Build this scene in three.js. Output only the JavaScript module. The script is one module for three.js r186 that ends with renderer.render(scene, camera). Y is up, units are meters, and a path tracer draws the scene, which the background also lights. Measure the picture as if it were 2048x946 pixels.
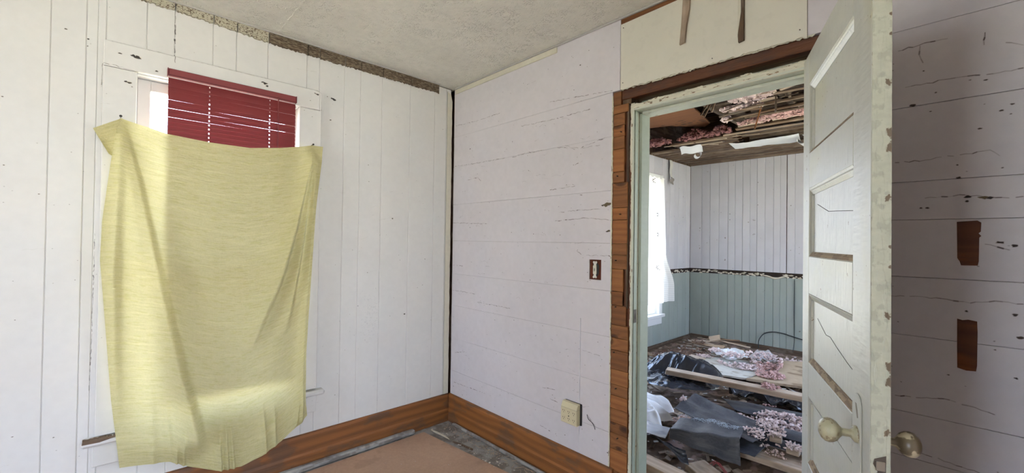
import * as THREE from 'three';
import { mergeGeometries, mergeVertices, toCreasedNormals } from 'three/addons/utils/BufferGeometryUtils.js';

// ---------- camera, sky, exposure ----------
const scene = new THREE.Scene();
const camera = new THREE.PerspectiveCamera(58.3465, 2048 / 946, 0.05, 200);
camera.rotation.order = 'YXZ';
camera.position.set(0, 1.351, 0);
camera.rotation.set(THREE.MathUtils.degToRad(0.6253), THREE.MathUtils.degToRad(46.767), THREE.MathUtils.degToRad(0.777));
const renderer = new THREE.WebGLRenderer({ antialias: true });
renderer.toneMapping = THREE.LinearToneMapping;
renderer.toneMappingExposure = 1.68;
renderer.shadowMap.enabled = true;
// even, slightly hazy sky: paler and warmer at the horizon, blue overhead, the same all the way round
{
  const w = 32, h = 64, d = new Float32Array(w * h * 4);
  for (let y = 0; y < h; y++) for (let x = 0; x < w; x++) { const e = Math.max(0, Math.sin(((y + 0.5) / h - 0.5) * Math.PI)), t = Math.pow(e, 0.6), o = (y * w + x) * 4; d[o] = 0.90 - 0.42 * t; d[o + 1] = 0.96 - 0.21 * t; d[o + 2] = 1.06 + 0.24 * t; d[o + 3] = 1; }
  const sky = new THREE.DataTexture(d, w, h, THREE.RGBAFormat, THREE.FloatType); sky.mapping = THREE.EquirectangularReflectionMapping; sky.magFilter = THREE.LinearFilter; sky.needsUpdate = true;
  scene.background = sky; scene.backgroundIntensity = 8.5;
}
// high sun over the roof from behind the far room: it lights the yard, and no window of these rooms faces it
const sun = new THREE.DirectionalLight(new THREE.Color().setRGB(1, 0.95, 0.88), 66);
sun.position.set(0, 17, -9); sun.castShadow = true; sun.shadow.camera.left = sun.shadow.camera.bottom = -12; sun.shadow.camera.right = sun.shadow.camera.top = 12; sun.shadow.mapSize.set(2048, 2048); scene.add(sun);

// ---------- small tools ----------
const V = (x, y, z) => new THREE.Vector3(x, y, z);
const V2 = (x, y) => new THREE.Vector2(x, y);
const rad = THREE.MathUtils.degToRad, clamp = THREE.MathUtils.clamp, lerp = THREE.MathUtils.lerp;
const smooth = (x, a, b) => { const t = clamp((x - a) / (b - a), 0, 1); return t * t * (3 - 2 * t); };   // b may be below a
function rng(seed) { let s = seed | 0; return () => { s = (s + 0x6d2b79f5) | 0; let t = Math.imul(s ^ (s >>> 15), 1 | s); t = (t + Math.imul(t ^ (t >>> 7), 61 | t)) ^ t; return ((t ^ (t >>> 14)) >>> 0) / 4294967296; }; }
const R0 = rng(11);
function hash(x, y, s) { let h = Math.imul(x, 374761393) + Math.imul(y, 668265263) + Math.imul(s, 974634777); h = Math.imul(h ^ (h >>> 13), 1274126177); return ((h ^ (h >>> 16)) >>> 0) / 4294967296; }
function vn(x, y, s = 0) {
  const ix = Math.floor(x), iy = Math.floor(y); let fx = x - ix, fy = y - iy;
  fx = fx * fx * (3 - 2 * fx); fy = fy * fy * (3 - 2 * fy);
  const a = hash(ix, iy, s), b = hash(ix + 1, iy, s), c = hash(ix, iy + 1, s), d = hash(ix + 1, iy + 1, s);
  return a + (b - a) * fx + (c - a) * fy + (a - b - c + d) * fx * fy;
}
function fbm(x, y, o = 4, s = 0) { let v = 0, a = 0.5, n = 0; for (let i = 0; i < o; i++) { v += a * vn(x, y, s + i * 17); n += a; x *= 2.03; y *= 2.03; a *= 0.5; } return v / n; }

const counts = {};
function numbered(name) { const n = counts[name] = (counts[name] ?? -1) + 1; return n ? name + '_' + String(n).padStart(3, '0') : name; }
function tag(o, label, category, group) { o.userData.label = label; o.userData.category = category; if (group) o.userData.group = group; return o; }
function thing(name, label, category, pos = [0, 0, 0], turn = 0, group) {
  const o = new THREE.Group(); o.name = numbered(name); o.position.set(...pos); o.rotation.y = turn; scene.add(o);
  return tag(o, label, category, group);
}
function part(name, geo, mat, parent = scene, label) {
  const m = new THREE.Mesh(geo, mat); m.name = parent === scene ? numbered(name) : name; m.castShadow = m.receiveShadow = true;
  if (label) m.userData.label = label;
  parent.add(m); return m;
}
function struct(name, geo, mat) {
  let o; if (geo) o = part(name, geo, mat); else { o = new THREE.Group(); o.name = numbered(name); scene.add(o); }
  o.userData.kind = 'structure'; return o;
}
const M = (parts) => mergeGeometries(parts.map((g) => { g = g.index ? g.toNonIndexed() : g; for (const k of Object.keys(g.attributes)) if (!['position', 'normal', 'uv'].includes(k)) g.deleteAttribute(k); return g; }));

// uv in metres by the face's main direction, grain running along u
function boxUV(g, grain = 'x', ou = 0, ov = 0) {
  if (g.index) g = g.toNonIndexed();
  const p = g.attributes.position, uv = new Float32Array(p.count * 2), A = ['x', 'y', 'z'], gi = A.indexOf(grain);
  const a = V(), b = V(), c = V(), n = V();
  for (let i = 0; i < p.count; i += 3) {
    a.fromBufferAttribute(p, i); b.fromBufferAttribute(p, i + 1); c.fromBufferAttribute(p, i + 2);
    n.copy(b).sub(a).cross(c.clone().sub(a));
    const w = [Math.abs(n.x), Math.abs(n.y), Math.abs(n.z)], k = w.indexOf(Math.max(...w));
    const rest = [0, 1, 2].filter((q) => q !== k); let iu, iv;
    if (k !== gi) { iu = gi; iv = rest.find((q) => q !== gi); } else { [iu, iv] = rest; }
    [a, b, c].forEach((q, j) => { const e = [q.x, q.y, q.z]; uv[(i + j) * 2] = e[iu] + ou; uv[(i + j) * 2 + 1] = e[iv] + ov; });
  }
  g.setAttribute('uv', new THREE.BufferAttribute(uv, 2)); return g;
}
// uv straight from two world coordinates, for surfaces that wear one whole-wall map
function mapUV(g, iu, iv, u0, du, v0, dv) {
  if (g.index) g = g.toNonIndexed();
  const p = g.attributes.position, uv = new Float32Array(p.count * 2), A = ['getX', 'getY', 'getZ'];
  for (let i = 0; i < p.count; i++) { uv[i * 2] = (p[A[iu]](i) - u0) / du; uv[i * 2 + 1] = (p[A[iv]](i) - v0) / dv; }
  g.setAttribute('uv', new THREE.BufferAttribute(uv, 2)); return g;
}
function fromTris(t) { const g = new THREE.BufferGeometry(); g.setAttribute('position', new THREE.BufferAttribute(new Float32Array(t), 3)); g.setAttribute('uv', new THREE.BufferAttribute(new Float32Array(t.length / 3 * 2), 2)); g.computeVertexNormals(); return g; }
// chamfered box between two corners (44 triangles)
function cb(x0, x1, y0, y1, z0, z1, c = 0.002, grain = 'x', r = R0) {
  const lo = [x0, y0, z0], hi = [x1, y1, z1], mid = [(x0 + x1) / 2, (y0 + y1) / 2, (z0 + z1) / 2], t = [];
  c = Math.min(c, (x1 - x0) / 2.1, (y1 - y0) / 2.1, (z1 - z0) / 2.1);
  const pt = (s, face) => s.map((q, k) => (q > 0 ? hi[k] - (k === face ? 0 : c) : lo[k] + (k === face ? 0 : c)));
  const tri = (a, b, d) => {
    const n = V(...b).sub(V(...a)).cross(V(...d).sub(V(...a))), o = V((a[0] + b[0] + d[0]) / 3 - mid[0], (a[1] + b[1] + d[1]) / 3 - mid[1], (a[2] + b[2] + d[2]) / 3 - mid[2]);
    // compare in a space where the box is a cube, so that thin boxes turn out right
    const h = V(hi[0] - lo[0], hi[1] - lo[1], hi[2] - lo[2]);
    const m = [o.x / h.x, o.y / h.y, o.z / h.z], k = [n.x * h.x, n.y * h.y, n.z * h.z];
    if (m[0] * k[0] + m[1] * k[1] + m[2] * k[2] > 0) t.push(...a, ...b, ...d); else t.push(...a, ...d, ...b);
  };
  const quad = (a, b, d, e) => { tri(a, b, d); tri(a, d, e); };
  for (let f = 0; f < 3; f++) for (const s of [-1, 1]) {
    const [i, j] = [0, 1, 2].filter((q) => q !== f), mk = (u, v) => { const q = [0, 0, 0]; q[f] = s; q[i] = u; q[j] = v; return pt(q, f); };
    quad(mk(-1, -1), mk(1, -1), mk(1, 1), mk(-1, 1));
  }
  for (let e = 0; e < 3; e++) { const [i, j] = [0, 1, 2].filter((q) => q !== e);
    for (const si of [-1, 1]) for (const sj of [-1, 1]) { const mk = (s, f) => { const q = [0, 0, 0]; q[e] = s; q[i] = si; q[j] = sj; return pt(q, f); }; quad(mk(-1, i), mk(1, i), mk(1, j), mk(-1, j)); } }
  for (const sx of [-1, 1]) for (const sy of [-1, 1]) for (const sz of [-1, 1]) tri(pt([sx, sy, sz], 0), pt([sx, sy, sz], 1), pt([sx, sy, sz], 2));
  return boxUV(fromTris(t), grain, r() * 3, r() * 3);
}
// board centred on the origin, length along x; then placed by the caller
const board = (l, h, w, c = 0.003, r = R0) => cb(-l / 2, l / 2, -h / 2, h / 2, -w / 2, w / 2, c, 'x', r);
// flat polygon with thickness: points in (a, b), extruded along +c; plane 'xy' | 'zy' (faces +x) | 'xz' (faces +y)
function plate(pts, th, plane = 'xy', at = 0, bevel = 0.0008) {
  const s = new THREE.Shape(pts.map((p) => V2(plane === 'zy' ? -p[0] : plane === 'xz' ? p[0] : p[0], plane === 'xz' ? -p[1] : p[1])));
  const g = new THREE.ExtrudeGeometry(s, { depth: th - 2 * bevel, bevelEnabled: bevel > 0, bevelSize: bevel, bevelThickness: bevel, bevelOffset: -bevel, bevelSegments: 1, steps: 1 });
  g.translate(0, 0, bevel);
  if (plane === 'zy') g.rotateY(Math.PI / 2); if (plane === 'xz') g.rotateX(-Math.PI / 2);
  if (plane === 'xy') g.translate(0, 0, at); if (plane === 'zy') g.translate(at, 0, 0); if (plane === 'xz') g.translate(0, at, 0);
  return g;
}
// surface fn(u, v) as a grid; th > 0 gives it a back and a rim
function sheet(fn, nu, nv, su = 1, sv = 1, th = 0) {
  const pos = [], uv = [], idx = [];
  for (let j = 0; j <= nv; j++) for (let i = 0; i <= nu; i++) { const p = fn(i / nu, j / nv); pos.push(p.x, p.y, p.z); uv.push(i / nu * su, (1 - j / nv) * sv); }
  const id = (i, j) => j * (nu + 1) + i;
  for (let j = 0; j < nv; j++) for (let i = 0; i < nu; i++) idx.push(id(i, j), id(i, j + 1), id(i + 1, j), id(i + 1, j), id(i, j + 1), id(i + 1, j + 1));
  const g = new THREE.BufferGeometry(); g.setAttribute('position', new THREE.Float32BufferAttribute(pos, 3)); g.setAttribute('uv', new THREE.Float32BufferAttribute(uv, 2)); g.setIndex(idx); g.computeVertexNormals();
  if (!th) return g;
  const n = g.attributes.normal, back = g.clone(), bp = back.attributes.position;
  for (let i = 0; i < bp.count; i++) bp.setXYZ(i, bp.getX(i) - n.getX(i) * th, bp.getY(i) - n.getY(i) * th, bp.getZ(i) - n.getZ(i) * th);
  const bi = back.index.array; for (let i = 0; i < bi.length; i += 3) { const q = bi[i]; bi[i] = bi[i + 1]; bi[i + 1] = q; }
  back.computeVertexNormals();
  const rim = [], rt = [], p = g.attributes.position, ring = [];
  for (let i = 0; i < nu; i++) ring.push(id(i, 0)); for (let j = 0; j < nv; j++) ring.push(id(nu, j)); for (let i = nu; i > 0; i--) ring.push(id(i, nv)); for (let j = nv; j > 0; j--) ring.push(id(0, j));
  for (let k = 0; k < ring.length; k++) {
    const a = ring[k], b = ring[(k + 1) % ring.length], P = (s, i) => [s.getX(i), s.getY(i), s.getZ(i)];
    rim.push(...P(p, a), ...P(p, b), ...P(bp, a), ...P(p, b), ...P(bp, b), ...P(bp, a));
  }
  const rg = fromTris(rim), gu = g.attributes.uv, ruv = rg.attributes.uv;
  for (let k = 0; k < ring.length; k++) { const a = ring[k], b = ring[(k + 1) % ring.length]; [a, b, a, b, b, a].forEach((q, j) => ruv.setXY(k * 6 + j, gu.getX(q), gu.getY(q))); }
  return M([g, back, rg]);
}
const tube = (pts, r, seg = 40, rs = 8) => new THREE.TubeGeometry(new THREE.CatmullRomCurve3(pts.map((p) => V(...p))), seg, r, rs, false);
const lathe = (prof, seg = 32) => new THREE.LatheGeometry(prof.map((p) => V2(...p)), seg);
// crumpled lump
function lump(r, detail, rough, seed, sy = 1) {
  const g = mergeVertices(new THREE.IcosahedronGeometry(r, detail).deleteAttribute('normal').deleteAttribute('uv')), p = g.attributes.position;
  for (let i = 0; i < p.count; i++) { const v = V().fromBufferAttribute(p, i), k = 1 + rough * (fbm(v.x / r * 2.1 + seed * 7.3 + v.z / r * 1.7, v.y / r * 2.1 + seed * 3.1 - v.z / r * 1.3, 3, seed) - 0.5) * 2 + rough * 0.5 * (hash(i, seed, 5) - 0.5); v.multiplyScalar(k); p.setXYZ(i, v.x, v.y * sy, v.z); }
  g.computeVertexNormals(); g.setAttribute('uv', new THREE.BufferAttribute(new Float32Array(p.count * 2), 2)); return boxUV(g, 'x', seed * 0.37, seed * 0.71);
}

// ---------- textures ----------
const s8 = (c) => Math.round(255 * clamp(c <= 0.0031308 ? c * 12.92 : 1.055 * Math.pow(Math.max(c, 0), 1 / 2.4) - 0.055, 0, 1));
function tex(w, h, fn, { rep = [1, 1], wrap = THREE.MirroredRepeatWrapping, srgb = true } = {}) {
  const d = new Uint8Array(w * h * 4);
  for (let y = 0; y < h; y++) for (let x = 0; x < w; x++) {
    const c = fn(x / w, y / h), o = (y * w + x) * 4;
    if (typeof c === 'number') d[o] = d[o + 1] = d[o + 2] = Math.round(255 * clamp(c, 0, 1)); else for (let k = 0; k < 3; k++) d[o + k] = s8(c[k]);
    d[o + 3] = 255;
  }
  const t = new THREE.DataTexture(d, w, h); t.magFilter = THREE.LinearFilter; t.wrapS = t.wrapT = wrap; t.repeat.set(...rep); if (srgb) t.colorSpace = THREE.SRGBColorSpace; t.needsUpdate = true; return t;
}
const grey = (w, h, fn, o = {}) => tex(w, h, fn, { ...o, srgb: false });
const mix3 = (a, b, t) => [lerp(a[0], b[0], t), lerp(a[1], b[1], t), lerp(a[2], b[2], t)];
// timber: pale and dark grain colours, metres covered (along, across)
function wood(a, b, { seed = 1, along = 1.2, across = 0.3, rings = 9, w = 512, h = 256, knots = 0, dirt = null, dirtAmt = 0 } = {}) {
  const ks = []; const r = rng(seed * 91); for (let i = 0; i < knots; i++) ks.push([r(), r(), 0.012 + r() * 0.014]);
  return tex(w, h, (u, v) => {
    const X = u * along * 2.2, Y = v * across * 26;
    let warp = fbm(X * 0.7, Y * 0.35, 3, seed) * 2.2, k = 0;
    for (const [ku, kv, kr] of ks) { const dx = (u - ku) * along * 0.6, dy = (v - kv) * across, q = Math.sqrt(dx * dx + dy * dy) / kr; if (q < 4) { warp += 1.6 * Math.exp(-q * q * 0.5); if (q < 1) k = Math.max(k, 1 - q * q * 0.6); } }
    let g = 0.5 + 0.5 * Math.sin((v * across * rings * 12 + warp * 2.6) * 2.2);
    g = 0.45 * g + 0.35 * fbm(X * 2, Y * 9, 3, seed + 5) + 0.3 * (fbm(X * 1.2, Y * 1.4, 2, seed + 9) - 0.3);
    let c = mix3(a, b, clamp(g, 0, 1)); if (k) c = mix3(c, [b[0] * 0.35, b[1] * 0.3, b[2] * 0.3], k);
    if (dirt) { const d = smooth(fbm(u * along * 7, v * across * 16, 5, seed + 21), 0.52, 0.66) * dirtAmt; c = mix3(c, dirt, d); }
    return c;
  }, { rep: [1 / along, 1 / across] });
}
const std = (o) => new THREE.MeshStandardMaterial({ roughness: 0.8, ...o });
const C = (r, g, b) => new THREE.Color().setRGB(r, g, b);
function variants(o, tints) { return tints.map((t) => std({ ...o, color: C(...t) })); }
// canvas map of a whole wall: a mottled ground, then marks in metres
function wallMap(w, h, base, mott, seed, u0, du, dv, draw) {
  const cv = document.createElement('canvas'); cv.width = w; cv.height = h; const x = cv.getContext('2d'), im = x.createImageData(w, h), d = im.data;
  for (let j = 0; j < h; j++) for (let i = 0; i < w; i++) {
    const a = i / w * du, b = j / h * dv, n = (fbm(a * 3.1, b * 3.1, 3, seed) - 0.5) * mott + (fbm(a * 41, b * 41, 2, seed + 3) - 0.5) * mott * 0.7 + (hash(i, j, seed) - 0.5) * 0.012, t = (fbm(a * 5 + 9, b * 4, 3, seed + 8) - 0.5) * mott * 0.35;
    const o = (j * w + i) * 4; d[o] = s8(base[0] * (1 + n + t)); d[o + 1] = s8(base[1] * (1 + n)); d[o + 2] = s8(base[2] * (1 + n - t)); d[o + 3] = 255;
  }
  x.putImageData(im, 0, 0);
  const px = (q) => [(q[0] - u0) / du * w, (1 - q[1] / dv) * h], k = w / du; draw(x, px, k);
  const t = new THREE.CanvasTexture(cv); t.colorSpace = THREE.SRGBColorSpace; t.wrapS = t.wrapT = THREE.ClampToEdgeWrapping; return t;
}
function chip(x, px, k, [a, b, s], r, col) {     // ragged flake of missing paint, s in half-centimetres or so
  const [cx, cy] = px([a, b]), R = Math.max(s * 0.0011 * k, 1.1); x.fillStyle = col; x.beginPath();
  const n = 9, el = 0.45 + r() * 0.4; for (let i = 0; i < n; i++) { const t = i / n * Math.PI * 2, q = R * (0.55 + r() * 0.8); x.lineTo(cx + Math.cos(t) * q * 1.3, cy + Math.sin(t) * q * el); } x.closePath(); x.fill();
}
function crack(x, px, pts, r, col, wd) {
  x.strokeStyle = col; const P = pts.map(px);
  for (let i = 0; i + 1 < P.length; i++) { const n = Math.max(2, Math.round(Math.hypot(P[i + 1][0] - P[i][0], P[i + 1][1] - P[i][1]) / 8)); let q = P[i];
    for (let j = 1; j <= n; j++) { const t = j / n, e = [lerp(P[i][0], P[i + 1][0], t) + (j < n ? (r() - 0.5) * 2 : 0), lerp(P[i][1], P[i + 1][1], t) + (j < n ? (r() - 0.5) * 3.4 : 0)];
      if (r() > 0.15) { x.globalAlpha = 0.25 + 0.75 * r(); x.lineWidth = wd * (0.4 + r() * r() * 1.5); x.beginPath(); x.moveTo(...q); x.lineTo(...e); x.stroke(); } q = e; } }
  x.globalAlpha = 1;
}

// ---------- materials ----------
const WX = -2.66, WZ = -1.872, CEIL = 2.5, FAR = -5.985;      // wall faces and ceiling height
const chipsA = [[0.166,2.243,3],[0.097,2.223,3],[0.099,2.191,2],[-0.007,2.184,4],[-0.065,2.183,9],[-0.135,2.139,4],[-0.040,2.058,6],[-0.050,2.042,2],[-0.594,2.202,8],[-0.603,2.19,5],[-0.870,2.209,6],[-0.976,2.211,8],[-0.958,2.080,4],[-0.895,2.121,2],[-0.831,2.164,2],[-0.937,2.219,2],[-1.381,1.494,4],[-1.205,1.836,2],[-1.210,1.728,2],[-1.484,0.834,5],[-1.211,1.133,2],[-1.151,0.921,2],[-1.641,1.213,2],[-1.778,2.178,2],[-1.015,0.384,2],[0.288,0.523,2],[0.172,0.485,2],[0.329,1.631,2],[0.232,1.522,2],[-1.583,1.011,2],[-1.375,0.832,1.5],[-1.293,1.380,1.5],[-1.700,0.767,1.5],[-1.109,1.281,1.5],[0.337,1.908,2],[-1.072,0.652,1.5],[-1.202,0.695,1.5],[-1.443,1.210,1.5],[-1.624,1.027,2],[-0.836,1.876,1.5],[-0.844,2.071,1.5],[-0.799,2.100,1.5],[0.289,1.000,1.5],[0.120,1.155,1.5]];
const mapA = wallMap(2048, 1750, [0.685, 0.665, 0.63], 0.07, 3, -1.93, 2.93, 2.5, (x, px, k) => {
  const r = rng(5);
  for (const c of chipsA) { chip(x, px, k, [c[0], c[1], c[2] * 1.25], r, 'rgba(205,196,175,0.8)'); chip(x, px, k, c, r, '#2a2118'); if (c[2] > 5) chip(x, px, k, [c[0] + 0.012, c[1] + 0.004, c[2] * 0.7], r, '#241c15'); }
  for (let i = 0; i < 150; i++) chip(x, px, k, [-1.9 + r() * 2.4, 0.25 + r() * 2.2, 0.6 + r()], r, 'rgba(70,60,48,0.55)');
  for (let i = 0; i < 46; i++) { const a = -1.85 + r() * 2.3, b = 0.3 + r() * 2, l = 0.02 + r() * 0.08; crack(x, px, [[a, b], [a + l, b - l * 0.2 + (r() - 0.5) * 0.02]], r, 'rgba(120,112,98,0.35)', 0.9); }
  for (let i = 0; i < 260; i++) { const a = -1.233 + (r() + r() + r() - 1.5) * 0.06, b = 0.83 + (r() + r() + r() - 1.5) * 0.16; chip(x, px, k, [a, b, 1.4 + r() * 2.5], r, 'rgba(96,96,92,0.07)'); }   // the grey scuff below the middle
  crack(x, px, [[-0.07, 2.117], [0.05, 2.127], [0.052, 2.02]], r, 'rgba(70,62,50,0.8)', 1.5);
  crack(x, px, [[0.045, 2.2345], [-0.4, 2.2335], [-0.86, 2.2335], [-0.895, 2.222]], r, 'rgba(96,82,58,0.8)', 2.0);  // brownish line painted for the shadow and gap along the casing top
  crack(x, px, [[0.062, 1.36], [0.064, 0.9], [0.068, 0.66]], r, 'rgba(46,40,34,0.75)', 1.3);
  crack(x, px, [[-0.203, 2.44], [-0.204, 2.2]], r, 'rgba(30,24,18,0.9)', 2.4);
  crack(x, px, [[-0.76, 2.34], [-0.87, 2.352]], r, 'rgba(120,112,98,0.5)', 1.2);
  crack(x, px, [[-0.89, 2.117], [-0.85, 2.12]], r, 'rgba(80,72,60,0.6)', 1.2);
});
const chipsB = [[-2.448,2.015,5],[-1.455,2.334,4],[-1.398,2.397,2],[-1.283,1.547,10],[-1.262,1.55,12],[-1.30,1.545,6],[-1.257,1.410,8],[-1.27,1.407,5],[-2.357,1.824,2],[-1.999,1.997,2],[-1.849,1.791,2],[-2.323,1.549,2],[-1.996,1.407,2],[-1.495,1.783,2],[-1.498,2.206,2],[-1.544,1.675,2],[-1.343,2.005,2],[-1.444,1.611,2],[-2.435,1.445,3],[-1.437,1.610,3],[-2.633,0.713,2],[-2.078,1.143,2],[-2.264,0.907,2],[-1.962,0.847,2],[-2.608,0.261,3],[-2.152,0.619,2],[-1.635,0.779,2],[-1.241,0.669,3],[-1.824,1.113,2],[-1.373,1.147,2],[-1.588,1.390,2],[-1.707,1.539,1.5],[-1.799,1.396,2],[-1.460,1.307,1.5],[-1.391,1.187,2],[-1.904,0.699,1.5],[-2.146,0.821,1.5],[-1.630,0.461,2],[-2.495,0.225,2],[-1.400,0.685,1.5],[-1.270,0.559,2],[-1.345,0.300,2],[-1.251,0.269,3],[-1.533,0.263,2],[-2.086,0.336,1.5],[-1.809,0.290,1.5],
  [-0.111,1.806,5],[0.010,1.503,5],[0.010,1.490,3],[0.043,1.499,8],[0.055,1.497,5],[-0.091,1.474,3],[-0.076,1.473,3],[0.035,1.705,3],[-0.008,1.563,4],[-0.086,1.911,2],[0.047,1.847,3],[0.015,1.855,2],[-0.058,1.835,2],[0.074,1.366,6],[0.102,1.357,5],[0.098,1.764,3],[0.095,1.736,2],[0.112,1.097,4],[0.103,1.160,4],[0.105,0.981,3],[0.065,1.054,2],[-0.011,1.602,2],[0.008,1.159,3],[-0.029,0.959,2],[0.079,1.583,2],[0.077,1.750,3],[-0.069,1.779,2]];
const cracksB = [[[-2.626,2.216],[-2.338,2.204],[-2.125,2.209]],[[-1.678,2.179],[-1.456,2.159],[-1.245,2.139]],[[-2.631,1.910],[-2.331,1.902],[-2.069,1.899]],[[-2.011,1.891],[-1.882,1.905],[-1.713,1.899]],[[-1.615,1.899],[-1.451,1.872],[-1.288,1.900]],[[-1.931,2.081],[-1.637,2.070],[-1.387,2.074]],[[-2.653,1.482],[-2.239,1.470]],[[-1.627,1.472],[-1.412,1.483],[-1.236,1.467]],[[-2.639,0.976],[-2.366,0.973]],[[-2.336,0.920],[-2.001,0.916]],[[-2.622,0.291],[-2.240,0.305]],[[-1.380,0.422],[-1.347,0.392],[-1.324,0.371]],[[-2.473,1.792],[-2.356,1.799],[-2.317,1.770]],[[-1.669,1.656],[-1.483,1.664]],[[-1.559,1.905],[-1.486,1.868],[-1.319,1.867]],[[-1.485,1.781],[-1.433,1.797]],[[-1.609,1.520],[-1.446,1.528],[-1.314,1.527]],[[-1.478,1.306],[-1.426,1.280],[-1.234,1.281]],[[-1.418,0.763],[-1.304,0.754]],[[-1.649,0.435],[-1.591,0.429]],[[-1.725,0.257],[-1.645,0.248]],[[-2.595,0.514],[-2.473,0.545]],[[-2.644,1.164],[-2.518,1.163]],[[-1.709,0.484],[-1.611,0.495]],
  [[-0.160,1.994],[-0.071,1.999],[0.004,1.998]],[[-0.094,1.994],[-0.096,1.966],[-0.087,1.937]],[[0.045,1.989],[0.043,1.952]],[[0.085,1.945],[0.118,1.927]],[[-0.129,1.869],[-0.027,1.870],[0.074,1.861],[0.118,1.862]],[[-0.153,1.627],[-0.082,1.626],[-0.006,1.632],[0.055,1.638],[0.074,1.618]],[[-0.082,1.505],[0.005,1.509],[0.065,1.497],[0.118,1.497]],[[0.045,1.361],[0.093,1.345]],[[-0.164,1.188],[-0.081,1.192],[0.016,1.184],[0.065,1.196],[0.118,1.193]],[[-0.151,0.864],[-0.026,0.883],[0.065,0.866]],[[-0.091,0.699],[-0.025,0.693],[0.036,0.686]]];
const mapB = wallMap(2048, 1600, [0.645, 0.607, 0.622], 0.09, 14, -2.67, 3.2, 2.5, (x, px, k) => {
  const r = rng(8);
  for (const c of cracksB) crack(x, px, c, r, c[0][0] > -0.2 ? 'rgba(44,30,27,0.9)' : 'rgba(62,48,45,0.95)', c[0][0] > -0.2 ? 1.5 : 1.35);
  for (const c of chipsB) chip(x, px, k, c, r, c[2] > 7 ? '#5d4f38' : '#2c2018');
  for (let i = 0; i < 170; i++) chip(x, px, k, [-2.64 + r() * 1.42, 0.22 + r() * 2.2, 0.7 + r() * 0.9], r, 'rgba(50,38,34,0.75)');
  for (let i = 0; i < 40; i++) chip(x, px, k, [-0.18 + r() * 0.5, 0.3 + r() * 2.1, 0.7 + r() * 0.8], r, 'rgba(40,28,24,0.5)');
  for (let i = 0; i < 60; i++) { const a = -2.6 + r() * 1.3, b = 0.25 + r() * 2.1, l = 0.02 + r() * 0.06; crack(x, px, [[a, b], [a + l * 0.5, b + (r() - 0.5) * 0.02], [a + l, b + (r() - 0.5) * 0.03]], r, 'rgba(88,74,74,0.45)', 1); }
  for (let i = 0; i < 34; i++) { const a = -2.6 + r() * 2.9, b = 0.25 + r() * 2.1, l = 0.05 + r() * 0.16; crack(x, px, [[a, b], [a + l, b + (r() - 0.5) * 0.006]], r, 'rgba(214,206,210,0.35)', 1.6); }
});
const wallA = std({ map: mapA, roughness: 0.55 }), wallB = std({ map: mapB, roughness: 0.75 });
const tBrown = wood([0.33, 0.120, 0.026], [0.15, 0.050, 0.011], { seed: 4, along: 1.3, across: 0.3, rings: 5, dirt: [0.09, 0.06, 0.04], dirtAmt: 0.5 });
const tBare = wood([0.35, 0.140, 0.042], [0.19, 0.068, 0.019], { seed: 6, along: 0.5, across: 0.4, rings: 7, knots: 8, h: 384 });
const tPale = wood([0.56, 0.44, 0.33], [0.38, 0.28, 0.19], { seed: 9, along: 1.2, across: 0.3, rings: 6, dirt: [0.25, 0.2, 0.15], dirtAmt: 0.5 });
const tOld = wood([0.24, 0.16, 0.10], [0.10, 0.062, 0.038], { seed: 12, along: 1.2, across: 0.3, rings: 6, dirt: [0.34, 0.27, 0.2], dirtAmt: 0.7 });
const grainBump = grey(512, 256, (u, v) => 0.6 * fbm(u * 5, v * 70, 3, 31) + 0.4 * fbm(u * 40, v * 90, 2, 33), { rep: [1, 4] });
const woodM = (map, tints, rough = 0.75) => variants({ map, roughness: rough, bumpMap: grainBump, bumpScale: 0.0012 }, tints);
const brown = woodM(tBrown, [[1, 1, 1], [0.85, 0.85, 0.85], [0.44, 0.36, 0.38]], 0.62);
const bare = woodM(tBare, [[1, 1, 1], [0.85, 0.86, 0.88], [1.1, 1.06, 1.0], [0.68, 0.66, 0.66]]);
const pale = woodM(tPale, [[1, 1, 1], [0.85, 0.84, 0.83], [1.05, 1.03, 1.0]]);
const old = woodM(tOld, [[1, 1, 1], [0.75, 0.72, 0.7], [1.3, 1.2, 1.05], [0.5, 0.48, 0.46]], 0.85);
const framing = std({ map: tOld, color: C(0.95, 0.9, 0.85), roughness: 0.95 });              // bare old timber behind the boards
const iron = std({ color: C(0.07, 0.05, 0.042), roughness: 0.7, metalness: 0.4 }), recessShade = std({ color: C(0.075, 0.058, 0.045), roughness: 1 });  // second one: flat dark tone painted in for shade inside holes and splits
// aged cream paint that flakes to brown wood; the share bared is set by `cut`
const flaking = (cream, woodc, cut, seed, fx = 5, fy = 14, soft = 0.035) => tex(512, 256, (u, v) => {
  const n = fbm(u * fx * 2, v * fy, 5, seed), m = smooth(n, cut, cut + soft), g = fbm(u * 60, v * 60, 2, seed + 2), w = fbm(u * 10, v * 60, 3, seed + 4);
  const c = [cream[0] * (0.9 + 0.16 * g), cream[1] * (0.9 + 0.16 * g), cream[2] * (0.88 + 0.16 * g)];
  return mix3(c, [woodc[0] * (0.5 + w), woodc[1] * (0.5 + w), woodc[2] * (0.5 + w)], m);
}, { rep: [1 / 1.0, 1 / 0.3] });
const paintFlakes = grey(256, 256, (u, v) => smooth(fbm(u * 12, v * 20, 5, 55), 0.46, 0.56), { rep: [2, 6] });
const trimPaint = std({ map: flaking([0.50, 0.46, 0.35], [0.12, 0.08, 0.05], 0.56, 61, 110, 90, 0.10), roughness: 0.8, bumpMap: paintFlakes, bumpScale: 0.002 });
const trimBare = std({ map: flaking([0.23, 0.18, 0.12], [0.09, 0.06, 0.037], 0.36, 63, 40, 110, 0.22), roughness: 0.9, bumpMap: paintFlakes, bumpScale: 0.003 });
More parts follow.
